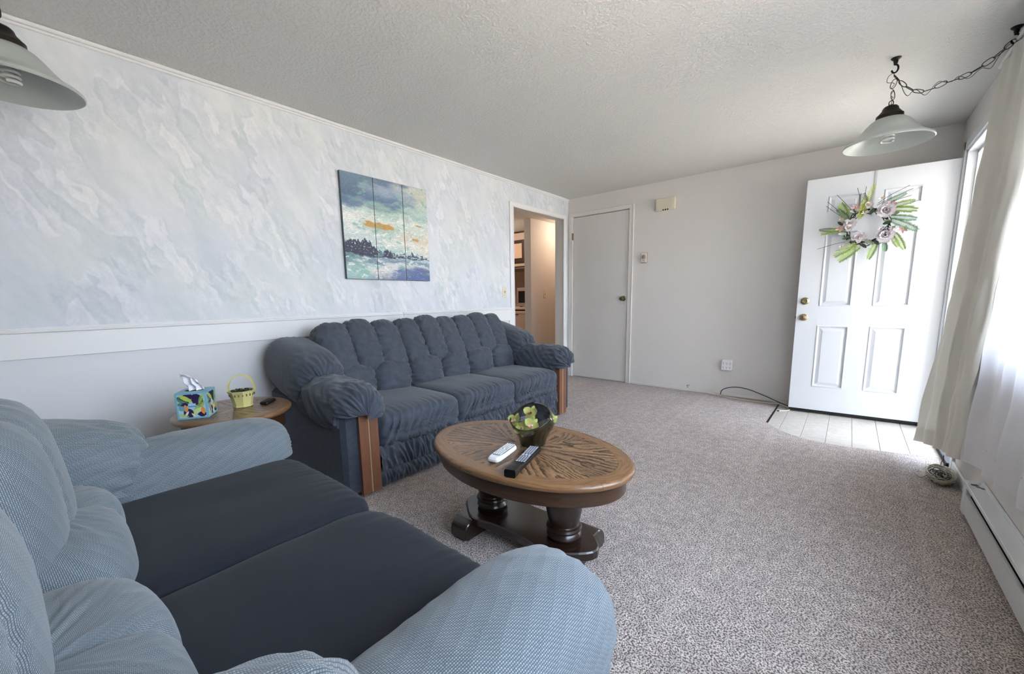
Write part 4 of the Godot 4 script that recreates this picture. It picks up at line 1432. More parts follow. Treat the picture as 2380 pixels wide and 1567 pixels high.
	for k in path.size() - 1:
		var d: Vector3 = (path[k + 1] - path[k]).normalized()
		var sdn := Vector3(0.90, 0, 0.44)
		var up := sdn.cross(d).normalized()
		var wv := sdn * 0.0135
		var q0 := [path[k] - wv - up * 0.003, path[k] + wv - up * 0.003, path[k] + wv + up * 0.003, path[k] - wv + up * 0.003]
		var d2: Vector3 = (path[min(k + 2, 24)] - path[k + 1]).normalized()
		if k == 23: d2 = d
		var up2 := sdn.cross(d2).normalized()
		var q1 := [path[k + 1] - wv - up2 * 0.003, path[k + 1] + wv - up2 * 0.003, path[k + 1] + wv + up2 * 0.003, path[k + 1] - wv + up2 * 0.003]
		for e in 4:
			var g := (e + 1) % 4
			var nn: Vector3 = (q0[g] - q0[e]).cross(q1[e] - q0[e]).normalized()
			var mid: Vector3 = (q0[e] + q0[g] + q1[e] + q1[g]) / 4.0 - (path[k] + path[k + 1]) * 0.5
			if nn.dot(mid) < 0.0: nn = -nn
			hd.poly([q0[e], q0[g], q1[g], q1[e]], nn)
	obj("handle", hd, ym, b)
	# pierced slots under the rim and little applied lugs
	for k in 20:
		var an := rot + TAU * (k + 0.5) / 20.0
		var s := MB.new()
		var Ts := Transform3D(Basis(Vector3.UP, -an + PI / 2), Vector3(0.0528 * cos(an), 0.0635, 0.0528 * sin(an)))
		s.box(Vector3(-0.0022, -0.006, -0.002), Vector3(0.0022, 0.006, 0.003), 0.0008, Ts)
		obj("slot", s, mat(Color(0.42, 0.40, 0.26), 0.6), b)
	var pe := MB.new()
	rng.seed = 31
	for k in 60:
		var r := 0.044 * sqrt(rng.randf())
		var an := rng.randf() * TAU
		var pr := 0.0035 + 0.002 * rng.randf()
		pe.lathe([Vector2(0, -pr), Vector2(pr * 0.7, -pr * 0.7), Vector2(pr, 0), Vector2(pr * 0.7, pr * 0.7), Vector2(0, pr)], 7, Transform3D(Basis.IDENTITY, Vector3(r * cos(an), 0.076 + 0.008 * rng.randf() + 0.006 * (1.0 - r / 0.044), r * sin(an))))
	var po := obj("green_beads", pe, mat(Color(0.16, 0.22, 0.18), 0.35))
	po.position = Vector3(0.560, Y, 3.962)
	tag(po, "dark green beads filling the yellow ceramic basket", "beads")
	po.set_meta("kind", "stuff")
	# little black remote
	var rm := thing("remote_control", "small black remote on the end table beside the yellow basket", "remote control", Vector3(0.598, Y, 3.862), "", 0.75)
	var bm := mat(Color(0.035, 0.035, 0.04), 0.32)
	obj("case", bx(Vector3(-0.021, 0.001, -0.044), Vector3(0.021, 0.017, 0.044), 0.006), bm, rm)
	var ks := MB.new()
	for j in 5:
		for i in 3:
			ks.box(Vector3(-0.016 + i * 0.0115, 0.0165, -0.037 + j * 0.0155), Vector3(-0.0075 + i * 0.0115, 0.0185, -0.027 + j * 0.0155), 0.0008)
	obj("keypad", ks, mat(Color(0.16, 0.16, 0.17), 0.4), rm)

func _box_T(lo: Vector3, hi: Vector3, bev: float, T: Transform3D) -> MB:
	var b := MB.new()
	b.box(lo, hi, bev, T)
	return b

func petal(mb: MB, o: Vector3, dir: Vector3, nrm: Vector3, l: float, w: float, cup: float, ruffle := 0.0) -> void:
	var side := nrm.cross(dir).normalized()
	var P := PackedVector3Array()
	var U := PackedVector2Array()
	for j in 6:
		var v := j / 5.0
		var ww := w * pow(sin(PI * clampf(0.10 + 0.86 * v, 0.0, 1.0)), 0.75)
		for i in 6:
			var u := i / 5.0 - 0.5
			var lift := cup * (v * v) + absf(u) * cup * 0.5 + ruffle * sin(u * 17.0 + v * 4.0) * v
			P.append(o + dir * l * v + side * ww * u + nrm * lift)
			U.append(Vector2(u, v))
	mb.grid(P, U, 5, 5)

func leafy(mb: MB, a: Vector3, b: Vector3, nrm: Vector3, pairs: int, w: float, leaf_w: float, sag := 0.0) -> void:
	# frond: midrib with leaflets
	var d := (b - a)
	var side := nrm.cross(d.normalized()).normalized()
	var path: Array = []
	for k in 6: path.append(a + d * (k / 5.0) + nrm * sin(PI * k / 5.0) * 0.012 + Vector3.DOWN * sag * pow(k / 5.0, 2.0))
	mb.tube(path, 0.0012, 4)
	for k in pairs:
		var v := (k + 0.6) / pairs
		var o: Vector3 = a + d * v + nrm * sin(PI * v) * 0.012 + Vector3.DOWN * sag * v * v
		var ww: float = w * (0.35 + 0.65 * sin(PI * clampf(v * 0.8 + 0.15, 0.0, 1.0))) * (0.85 + 0.3 * rng.randf())
		for s in [-1.0, 1.0]:
			var ld: Vector3 = (side * s + d.normalized() * 0.7 + nrm * (0.15 + 0.3 * rng.randf())).normalized()
			var q := nrm
			var sd2: Vector3 = q.cross(ld).normalized() * leaf_w
			mb.poly([o, o + ld * ww * 0.5 + sd2, o + ld * ww, o + ld * ww * 0.5 - sd2], (ld.cross(sd2)).normalized() * (1.0 if ld.cross(sd2).dot(nrm) > 0 else -1.0))

func build_coffee_table_things() -> void:
	var Y := 0.4322
	# vase: squat pod of dark glass cut by a slanted mouth
	var vp := Vector3(1.880, Y, 3.288)
	var v := thing("glass_vase", "dark olive glass vase with slanted open mouth on the coffee table", "vase", vp)
	var rad := [Vector2(0.0, 0.050), Vector2(0.01, 0.056), Vector2(0.03, 0.062), Vector2(0.055, 0.075), Vector2(0.078, 0.089), Vector2(0.10, 0.0965), Vector2(0.118, 0.094), Vector2(0.135, 0.085), Vector2(0.150, 0.070), Vector2(0.163, 0.050), Vector2(0.172, 0.028), Vector2(0.176, 0.012)]
	var rof := func(y: float) -> float:
		for k in rad.size() - 1:
			if y <= rad[k + 1].x:
				var f: float = (y - rad[k].x) / (rad[k + 1].x - rad[k].x)
				return lerpf(rad[k].y, rad[k + 1].y, f)
		return rad[rad.size() - 1].y
	var cam_an := atan2(4.6 - vp.z, 2.87 - vp.x) + 0.55
	var N := 56
	var P := PackedVector3Array()
	var U := PackedVector2Array()
	var rows := 22
	for j in rows + 1:
		for i in N + 1:
			var an := TAU * i / N
			var away := 0.5 - 0.5 * cos(an - cam_an)
			var ym: float = lerpf(0.080, 0.1755, pow(away, 0.9))
			var y := ym * j / rows
			var r: float = rof.call(y)
			P.append(Vector3(r * cos(an), y, r * sin(an)))
			U.append(Vector2(i, j))
	var mb := MB.new()
	mb.grid(P, U, N, rows, true, Vector3(0, 0.08, 0))
	var P2 := PackedVector3Array()
	for p in P:
		var s := 0.955
		P2.append(Vector3(p.x * s, p.y * 0.985 + 0.004, p.z * s))
	mb.grid(P2, U, N, rows, true, Vector3(0, 0.08, 0))
	var gm := mat(Color(0.135, 0.115, 0.065, 0.45), 0.05)
	gm.transparency = BaseMaterial3D.TRANSPARENCY_ALPHA
	obj("glass_body", mb, gm, v)
	var rim: Array = []
	for i in N: rim.append((P[rows * (N + 1) + i] + P2[rows * (N + 1) + i]) * 0.5)
	var rb := MB.new()
	rb.tube(rim, 0.0028, 8, true)
	obj("rim", rb, mat(Color(0.22, 0.20, 0.13), 0.08), v)
	var bs := MB.new()
	bs.lathe([Vector2(0, 0.0), Vector2(0.049, 0.0), Vector2(0.054, 0.003), Vector2(0.050, 0.016), Vector2(0, 0.017)], 40)
	obj("thick_base", bs, mat(Color(0.05, 0.04, 0.03), 0.06), v)
	# orchid blooms lying in the mouth
	var fc := Vector3(cos(cam_an), 0.0, sin(cam_an))
	var rt := Vector3(fc.z, 0, -fc.x)
	var pm := mat(Color(0.70, 0.72, 0.41), 0.55)
	pm.backlight_enabled = true
	pm.backlight = Color(0.14, 0.15, 0.07)
	var lm := mat(Color(0.78, 0.50, 0.50), 0.5)
	var cm := mat(Color(0.42, 0.16, 0.14), 0.5)
	var spots := [
		[Vector3(-0.058, 0.104, 0.046), 0.2, "leftmost green orchid bloom hanging over the vase rim"],
		[Vector3(-0.004, 0.134, 0.004), 0.0, "topmost green orchid bloom with a dark red centre in the vase"],
		[Vector3(0.030, 0.098, 0.054), -0.4, "green orchid bloom with pink centre at the right of the vase mouth"],
		[Vector3(-0.014, 0.080, 0.058), 0.9, "lowest green orchid bloom in the middle of the vase mouth"],
		[Vector3(0.086, 0.116, -0.020), -0.9, "small green orchid bloom showing past the right side of the vase"]]
	rng.seed = 12
	for k in spots.size():
		var s: Vector3 = spots[k][0]
		var o: Vector3 = vp + rt * s.x + Vector3.UP * s.y + fc * s.z
		var bl := thing("orchid_bloom", spots[k][2], "flower", o, "green orchid blooms in the glass vase")
		var nrm := (fc * 0.9 + Vector3.UP * 0.55 + rt * (s.x * 4.0)).normalized()
		var up := (Vector3.UP - nrm * nrm.dot(Vector3.UP)).normalized().rotated(nrm, spots[k][1])
		var sc: float = 0.62 if k == 4 else 1.0
		for q in 5:
			var pb := MB.new()
			var ang: float = TAU * q / 5.0
			var dd := up.rotated(nrm, ang)
			petal(pb, dd * 0.002 + nrm * (0.002 if q in [1, 4] else 0.0), dd, nrm, 0.033 * sc, (0.036 if q in [1, 4] else 0.023) * sc, (0.010 if q in [1, 4] else -0.004) * sc)
			obj("petal", pb, pm, bl)
		var lp := MB.new()
		for e in [-0.6, 0.0, 0.6]:
			petal(lp, nrm * 0.004, (-up.rotated(nrm, e) + nrm * 0.8).normalized(), nrm, 0.016 * sc, 0.010 * sc, 0.004)
		obj("lip", lp, lm if k != 1 else cm, bl)
		var ce := MB.new()
		ce.lathe([Vector2(0, 0.0), Vector2(0.0045, 0.002), Vector2(0.005, 0.006), Vector2(0.0, 0.009)], 10, frame(Vector3.ZERO, up.cross(nrm), nrm, up))
		obj("column", ce, cm if k == 1 else mat(Color(0.85, 0.72, 0.66), 0.5), bl)
	# white remote
	var wr := thing("remote_control", "white remote with white keys on a grey panel on coffee table", "remote control", Vector3(1.868, Y + 0.0003, 3.470), "", 0.0)
	var d1 := Vector3(1.868 - 1.905, 0, 3.402 - 3.572).normalized()
	wr.basis = Basis(Vector3.UP.cross(-d1).normalized(), Vector3.UP, -d1)
	var wm := mat(Color(0.88, 0.885, 0.89), 0.3)
	var o1: Array = []
	for k in 40:
		var an := TAU * k / 40
		o1.append(Vector2(0.0275 * signf(cos(an)) * pow(absf(cos(an)), 0.45), 0.083 * signf(sin(an)) * pow(absf(sin(an)), 0.32)))
	var cs := MB.new()
	cs.prism(o1, 0.0, 0.022, 0.007)
	obj("case", cs, wm, wr)
	var o2: Array = []
	for k in 40:
		var an := TAU * k / 40
		o2.append(Vector2(0.0215 * signf(cos(an)) * pow(absf(cos(an)), 0.4), -0.012 + 0.066 * signf(sin(an)) * pow(absf(sin(an)), 0.4)))
	var pn := MB.new()
	pn.prism(o2, 0.0215, 0.0228)
	obj("key_panel", pn, mat(Color(0.50, 0.51, 0.52), 0.4), wr)
	var kk := MB.new()
	for j in 11:
		for i in 4:
			if (j == 5 and i in [1, 2]): continue
			kk.box(Vector3(-0.0185 + i * 0.0098, 0.0226, -0.074 + j * 0.0112), Vector3(-0.0115 + i * 0.0098, 0.0248, -0.0668 + j * 0.0112), 0.001)
	kk.box(Vector3(-0.0055, 0.0226, -0.019), Vector3(0.0055, 0.025, -0.0095), 0.002)
	obj("keypad", kk, mat(Color(0.94, 0.94, 0.94), 0.35), wr)
	var rk := MB.new()
	rk.box(Vector3(-0.020, 0.0226, -0.0775), Vector3(-0.014, 0.0247, -0.0745), 0.0008)
	obj("power_key", rk, mat(Color(0.7, 0.2, 0.18), 0.4), wr)
	# black remote
	var kr := thing("remote_control", "long black remote with curved tail and white keys on coffee table", "remote control", Vector3(1.977, Y + 0.0003, 3.476))
	var d2 := Vector3(1.938 - 2.019, 0, 3.348 - 3.603).normalized()
	kr.basis = Basis(Vector3.UP.cross(-d2).normalized(), Vector3.UP, -d2)
	var P3 := PackedVector3Array()
	var U3 := PackedVector2Array()
	var rows3 := 24
	for j in rows3 + 1:
		var t := float(j) / rows3
		var z := lerpf(-0.135, 0.135, t)
		var hw := 0.0225 + 0.0035 * smoothstep(0.3, 0.0, t) - 0.003 * smoothstep(0.5, 0.8, t) * smoothstep(1.0, 0.8, t)
		var top := 0.019 + 0.010 * smoothstep(0.62, 0.90, t)
		var bot := 0.0 + 0.0 * t
		if j == 0 or j == rows3: hw *= 0.94
		for q in [Vector2(-1, 0.15), Vector2(-1, 0.8), Vector2(-0.86, 1), Vector2(0.86, 1), Vector2(1, 0.8), Vector2(1, 0.15), Vector2(0.8, 0), Vector2(-0.8, 0), Vector2(-1, 0.15)]:
			P3.append(Vector3(q.x * hw, lerpf(bot, top, q.y), z)); U3.append(q)
	var bc := MB.new()
	bc.grid(P3, U3, 8, rows3, true, Vector3(0, 0.01, 0))
	for e in [0, rows3]:
		var pts: Array = []
		for i in 8: pts.append(P3[e * 9 + i])
		bc.poly(pts, Vector3(0, 0, -1 if e == 0 else 1))
	obj("case", bc, mat(Color(0.045, 0.045, 0.05), 0.42), kr)
	var bk := MB.new()
	for j in 14:
		for i in 4:
			if j in [7, 8]: continue
			bk.box(Vector3(-0.0185 + i * 0.0098, 0.0188, -0.127 + j * 0.0118), Vector3(-0.0112 + i * 0.0098, 0.0206, -0.1205 + j * 0.0118), 0.0008)
	for i in 3:
		bk.box(Vector3(-0.018 + i * 0.0128, 0.0188, -0.043), Vector3(-0.0085 + i * 0.0128, 0.021, -0.0255), 0.002)
	obj("keypad", bk, mat(Color(0.72, 0.74, 0.78), 0.4), kr)
	obj("maker_mark", bx(Vector3(-0.012, 0.0200, 0.051), Vector3(0.012, 0.0206, 0.0545), 0.0), mat(Color(0.6, 0.6, 0.62), 0.4), kr)

func build_wall_things() -> void:
	# door chime
	var c := thing("door_chime", "small ivory chime box high on the plain end wall", "door chime", Vector3(1.245, 2.032, 0))
	obj("cover", bx(Vector3(-0.105, -0.064, 0), Vector3(0.105, 0.064, 0.036), 0.005), M.ivory, c)
	obj("front_panel", bx(Vector3(-0.095, -0.052, 0.0355), Vector3(0.082, 0.056, 0.0395), 0.003), mat(Color(0.84, 0.81, 0.73), 0.45), c)
	for k in 3:
		obj("vent", bx(Vector3(-0.025 + k * 0.024, -0.0642, 0.024), Vector3(-0.010 + k * 0.024, -0.052, 0.0368), 0.001), M.black, c)
	# thermostat
	var t := thing("thermostat", "ivory wall thermostat with round dial beside the closet door", "thermostat", Vector3(1.020, 1.481, 0))
	obj("plate", bx(Vector3(-0.036, -0.058, 0), Vector3(0.036, 0.058, 0.006), 0.002), mat(Color(0.55, 0.50, 0.46), 0.5), t)
	obj("cover", bx(Vector3(-0.032, -0.054, 0.005), Vector3(0.032, 0.054, 0.024), 0.004), mat(Color(0.86, 0.82, 0.77), 0.4), t)
	var d := MB.new()
	d.lathe([Vector2(0, 0), Vector2(0.024, 0), Vector2(0.024, 0.003), Vector2(0.0185, 0.004), Vector2(0.0175, 0.012), Vector2(0.015, 0.014), Vector2(0, 0.014)], 28, Transform3D(Basis(Vector3.RIGHT, PI / 2), Vector3(0, 0.010, 0.023)))
	obj("dial", d, mat(Color(0.66, 0.62, 0.58), 0.4), t)
	obj("pointer", bx(Vector3(-0.001, 0.012, 0.036), Vector3(0.001, 0.026, 0.038), 0.0), M.black, t)
	obj("scale_mark", bx(Vector3(-0.010, -0.034, 0.0236), Vector3(0.010, -0.028, 0.0245), 0.0), mat(Color(0.5, 0.46, 0.42), 0.5), t)
	# six-way adapter
	var a := thing("outlet_adapter", "white six-way plug adapter low on the plain end wall", "outlet", Vector3(1.944, 0.327, 0))
	obj("body", bx(Vector3(-0.050, -0.054, 0), Vector3(0.050, 0.054, 0.042), 0.005), M.plastic, a)
	for j in 2:
		for i in 3:
			var s := MB.new()
			var x := -0.031 + i * 0.031
			var y := -0.026 + j * 0.043
			s.box(Vector3(x - 0.0058, y + 0.001, 0.0412), Vector3(x - 0.0032, y + 0.010, 0.0428))
			s.box(Vector3(x + 0.0032, y + 0.002, 0.0412), Vector3(x + 0.0058, y + 0.010, 0.0428))
			s.lathe([Vector2(0, 0), Vector2(0.0031, 0), Vector2(0.0031, 0.0014), Vector2(0, 0.0014)], 10, Transform3D(Basis(Vector3.RIGHT, PI / 2), Vector3(x, y - 0.008, 0.0414)))
			obj("socket", s, mat(Color(0.12, 0.12, 0.12), 0.6), a)
	# small scuffs of bare plaster near the baseboard
	var sc := MB.new()
	for q in [[0.0, 0.0, 0.010], [0.016, 0.006, 0.007], [0.004, -0.016, 0.008]]:
		sc.prism(oval(q[2], q[2] * 0.5, 12), 0.0, 0.0008, 0.0, Transform3D(Basis(Vector3.RIGHT, PI / 2), Vector3(1.556 + q[0], 0.058 + q[1], 0.0)))
	tag(obj("wall_scuff", sc, mat(Color(0.38, 0.34, 0.31), 0.8)), "little dark chips in the end wall paint above baseboard", "scuff")
	# cables along the wall
	var blk := _curve([Vector3(1.900, 0.012, 0.030), Vector3(1.910, 0.055, 0.026), Vector3(1.950, 0.083, 0.022), Vector3(2.02, 0.103, 0.020), Vector3(2.09, 0.106, 0.022), Vector3(2.17, 0.094, 0.026), Vector3(2.28, 0.062, 0.040), Vector3(2.40, 0.026, 0.075), Vector3(2.50, 0.008, 0.14), Vector3(2.60, 0.003, 0.16)], 60)
	var b := MB.new()
	b.tube(blk, 0.0036, 8)
	tag(obj("black_cable", b, M.rubber), "black cable arching along the foot of the end wall", "cable")
	var w := MB.new()
	w.tube(_curve([Vector3(1.755, 0.035, 0.016), Vector3(1.748, 0.020, 0.024), Vector3(1.80, 0.010, 0.045), Vector3(1.92, 0.008, 0.085), Vector3(2.05, 0.008, 0.12), Vector3(2.20, 0.008, 0.135), Vector3(2.33, 0.010, 0.14), Vector3(2.43, 0.020, 0.155), Vector3(2.505, 0.012, 0.215), Vector3(2.525, 0.003, 0.275), Vector3(2.49, 0.001, 0.325), Vector3(2.455, 0.001, 0.352)], 80), 0.0038, 8)
	var wc := thing("white_cable", "white coaxial cable lying along the carpet edge to the entry", "cable")
	obj("cable_run", w, M.ivory, wc)
	var w2 := MB.new()
	w2.tube(_curve([Vector3(1.755, 0.036, 0.014), Vector3(1.80, 0.032, 0.018), Vector3(1.88, 0.020, 0.022), Vector3(1.955, 0.009, 0.03)], 24), 0.0028, 8)
	obj("cable_tail", w2, M.ivory, wc)
	var pl := MB.new()
	pl.tube([Vector3(2.457, 0.001, 0.350), Vector3(2.444, 0.001, 0.362)], 0.006, 10)
	obj("connector", pl, M.black, wc)

func _curve(pts: Array, n: int) -> Array:
	var c := Curve3D.new()
	for k in pts.size():
		var a: Vector3 = pts[max(k - 1, 0)]
		var b: Vector3 = pts[min(k + 1, pts.size() - 1)]
		var t := (b - a) / 6.0
		c.add_point(pts[k], -t, t)
	var r: Array = []
	var L := c.get_baked_length()
	for k in n + 1: r.append(c.sample_baked(L * k / n, true))
	return r

func chain_link(l: float, w: float, r: float) -> Array:
	# stadium loop in the local x-y plane, length along x
	var p: Array = []
	for k in 24:
		var an := TAU * k / 24
		p.append(Vector3((l * 0.5) * signf(cos(an)) * pow(absf(cos(an)), 0.85), (w * 0.5) * signf(sin(an)) * pow(absf(sin(an)), 0.85), 0))
	return p

func chain_along(parent: Node, path: Array, l: float, w: float, r: float, m: Material) -> void:
	# links threaded along a polyline, every other one turned on edge
	var c := Curve3D.new()
	for q in path: c.add_point(q)
	var L := c.get_baked_length()
	var pitch := l - 3.0 * r
	var n := int(L / pitch)
	var lm := MB.new()
	lm.tube(chain_link(l, w, r), r, 7, true)
	var me := lm.mesh()
	for k in n:
		var s := (k + 0.5) * L / n
		var p := c.sample_baked(s, true)
		var d := (c.sample_baked(minf(s + 0.01, L), true) - c.sample_baked(maxf(s - 0.01, 0.0), true)).normalized()
		var ref := Vector3(0.3, 0.1, 0.95)
		if absf(d.dot(ref)) > 0.9: ref = Vector3(0.2, 0.95, 0.1)
		var y := (ref - d * d.dot(ref)).normalized()
		if k % 2 == 1: y = y.rotated(d, PI / 2 - 0.3)
		else: y = y.rotated(d, 0.35)
		var o := put("chain_link", me, m, parent)
		o.transform = Transform3D(Basis(d, y, d.cross(y)), p)

func pendant(label: String, top: Vector3, cap_y: float, shade_r: float, swag_to: Vector3) -> void:
	# origin under the ceiling hook
	var P := thing("pendant_lamp", label, "pendant lamp", top, "swagged glass pendant lamps")
	var cy := cap_y - top.y
	var cap := MB.new()
	cap.lathe([Vector2(0.0, 0.004), Vector2(0.010, 0.004), Vector2(0.013, 0.0), Vector2(0.026, -0.004), Vector2(0.033, -0.012), Vector2(0.036, -0.024), Vector2(0.046, -0.036), Vector2(0.052, -0.044), Vector2(0.057, -0.048), Vector2(0.058, -0.066), Vector2(0.055, -0.070), Vector2(0.0, -0.070)], 40, Transform3D(Basis.IDENTITY, Vector3(0, cy, 0)))
	obj("metal_cap", cap, M.bronze, P)
	var lp := MB.new()
	lp.tube(chain_link(0.026, 0.018, 0.0022), 0.0022, 7, true)
	lp.move(Transform3D(Basis(Vector3(0, 1, 0), Vector3(1, 0, 0), Vector3(0, 0, -1)), Vector3(0, cy + 0.012, 0)))
	obj("cap_loop", lp, M.bronze, P)
	var k := shade_r / 0.19
	var so: Array = [Vector2(0.054, -0.066), Vector2(0.066, -0.070), Vector2(0.082, -0.082), Vector2(0.100, -0.102), Vector2(0.118, -0.126), Vector2(0.138, -0.150), Vector2(0.160, -0.168), Vector2(0.178, -0.178), Vector2(0.187, -0.185), Vector2(0.190, -0.193), Vector2(0.186, -0.197), Vector2(0.178, -0.190), Vector2(0.158, -0.174), Vector2(0.136, -0.156), Vector2(0.115, -0.131), Vector2(0.097, -0.107), Vector2(0.079, -0.087), Vector2(0.064, -0.075), Vector2(0.052, -0.071)]
	var pr: Array = []
	for q in so: pr.append(Vector2(q.x * k, q.y * k))
	pr.reverse()
	var sh := MB.new()
	sh.lathe(pr, 64, Transform3D(Basis.IDENTITY, Vector3(0, cy, 0)))
	obj("glass_shade", sh, M.frost, P)
	var sk := MB.new()
	sk.lathe([Vector2(0.0, -0.118), Vector2(0.020, -0.118), Vector2(0.022, -0.11), Vector2(0.022, -0.07), Vector2(0, -0.07)], 20, Transform3D(Basis.IDENTITY, Vector3(0, cy, 0)))
	obj("socket", sk, M.plastic, P)
	# spiral bulb
	var sp: Array = []
	for q in 90:
		var a := q * TAU / 22.0
		sp.append(Vector3(0.026 * cos(a), cy - 0.120 - 0.066 * q / 89.0, 0.026 * sin(a)))
	var bl := MB.new()
	bl.tube(sp, 0.0055, 8)
	obj("spiral_bulb", bl, mat(Color(0.86, 0.86, 0.84), 0.25), P)
	# chain up to the hook, and the swag with its cord
	var up: Array = []
	for q in 12: up.append(Vector3(0.004 * sin(q * 0.8), lerpf(cy + 0.022, -0.098, q / 11.0), 0))
	chain_along(P, up, 0.046, 0.022, 0.0019, M.chain)
	var sw: Array = []
	var e := swag_to - top
	var n := 26
	for q in n + 1:
		var t := float(q) / n
		var sag := 0.115 * 4.0 * t * (1.0 - t) + 0.035 * sin(PI * minf(t * 2.2, 1.0))
		sw.append(Vector3(e.x * t, lerpf(-0.085, e.y - 0.055, t) - sag * 0.95, e.z * t))
	chain_along(P, sw, 0.046, 0.023, 0.0019, M.chain)
	var co: Array = []
	co.append(Vector3(0.002, cy + 0.0, 0.003))
	for q in 14:
		var t := q / 13.0
		co.append(Vector3(0.006 * sin(q * 1.9) - 0.03 * smoothstep(0.55, 0.8, t) * smoothstep(1.0, 0.85, t), lerpf(cy + 0.03, -0.07, t), 0.006 * cos(q * 1.7)))
	for q in sw.size():
		var w := sin(q * 1.35) * 0.012
		co.append(sw[q] + Vector3(0.0, w - 0.006 - 0.02 * sin(PI * q / n * 3.0) * (1.0 if q % 9 < 5 else 0.2), w * 0.5))
	var cb := MB.new()
	cb.tube(_curve(co, 160), 0.0016, 6)
	obj("cord", cb, mat(Color(0.42, 0.41, 0.38), 0.5), P)

func ceiling_hook(at: Vector3, label: String) -> void:
	var hk := thing("ceiling_hook", label, "ceiling hook", at, "dark ceiling hooks")
	var m := mat(Color(0.10, 0.065, 0.06), 0.4, 0.3)
	var b := MB.new()
	b.lathe([Vector2(0, -0.030), Vector2(0.007, -0.030), Vector2(0.009, -0.024), Vector2(0.011, -0.012), Vector2(0.020, -0.004), Vector2(0.022, 0.0), Vector2(0, 0.0)], 24)
	obj("base", b, m, hk)
	var p: Array = []
	for k in 14:
		var a := lerpf(1.9, -2.9, k / 13.0)
		p.append(Vector3(0.013 * cos(a), -0.052 + 0.020 * sin(a) * 1.0, 0.0))
	p.push_front(Vector3(0.0, -0.026, 0))
	var h := MB.new()
	h.tube(p, 0.0042, 8)
	obj("hook", h, m, hk)

func build_lamps() -> void:
	var fr := mat(Color(0.75, 0.775, 0.755, 0.82), 0.4)
	fr.transparency = BaseMaterial3D.TRANSPARENCY_ALPHA
	fr.backlight_enabled = true
	fr.backlight = Color(0.45, 0.46, 0.45)
	M.frost = fr
	M.chain = mat(Color(0.30, 0.29, 0.26), 0.35, 0.9)
	pendant("frosted bell glass pendant lamp hanging near the entry door", Vector3(2.955, H, 1.476), 2.045, 0.190, Vector3(3.374, H, 1.44))
	ceiling_hook(Vector3(2.955, H, 1.476), "dark ceiling hook above the pendant lamp near the entry")
	ceiling_hook(Vector3(3.374, H, 1.44), "dark ceiling hook at the top of the curtain holding the swag chain")
	pendant("frosted bell glass pendant lamp hanging over the loveseat corner", Vector3(0.520, H, 4.545), 2.018, 0.190, Vector3(0.10, H, 4.75))
	ceiling_hook(Vector3(0.520, H, 4.545), "dark ceiling hook above the pendant lamp in the loveseat corner")
	ceiling_hook(Vector3(0.10, H, 4.75), "dark ceiling hook near the papered wall holding a swag chain")

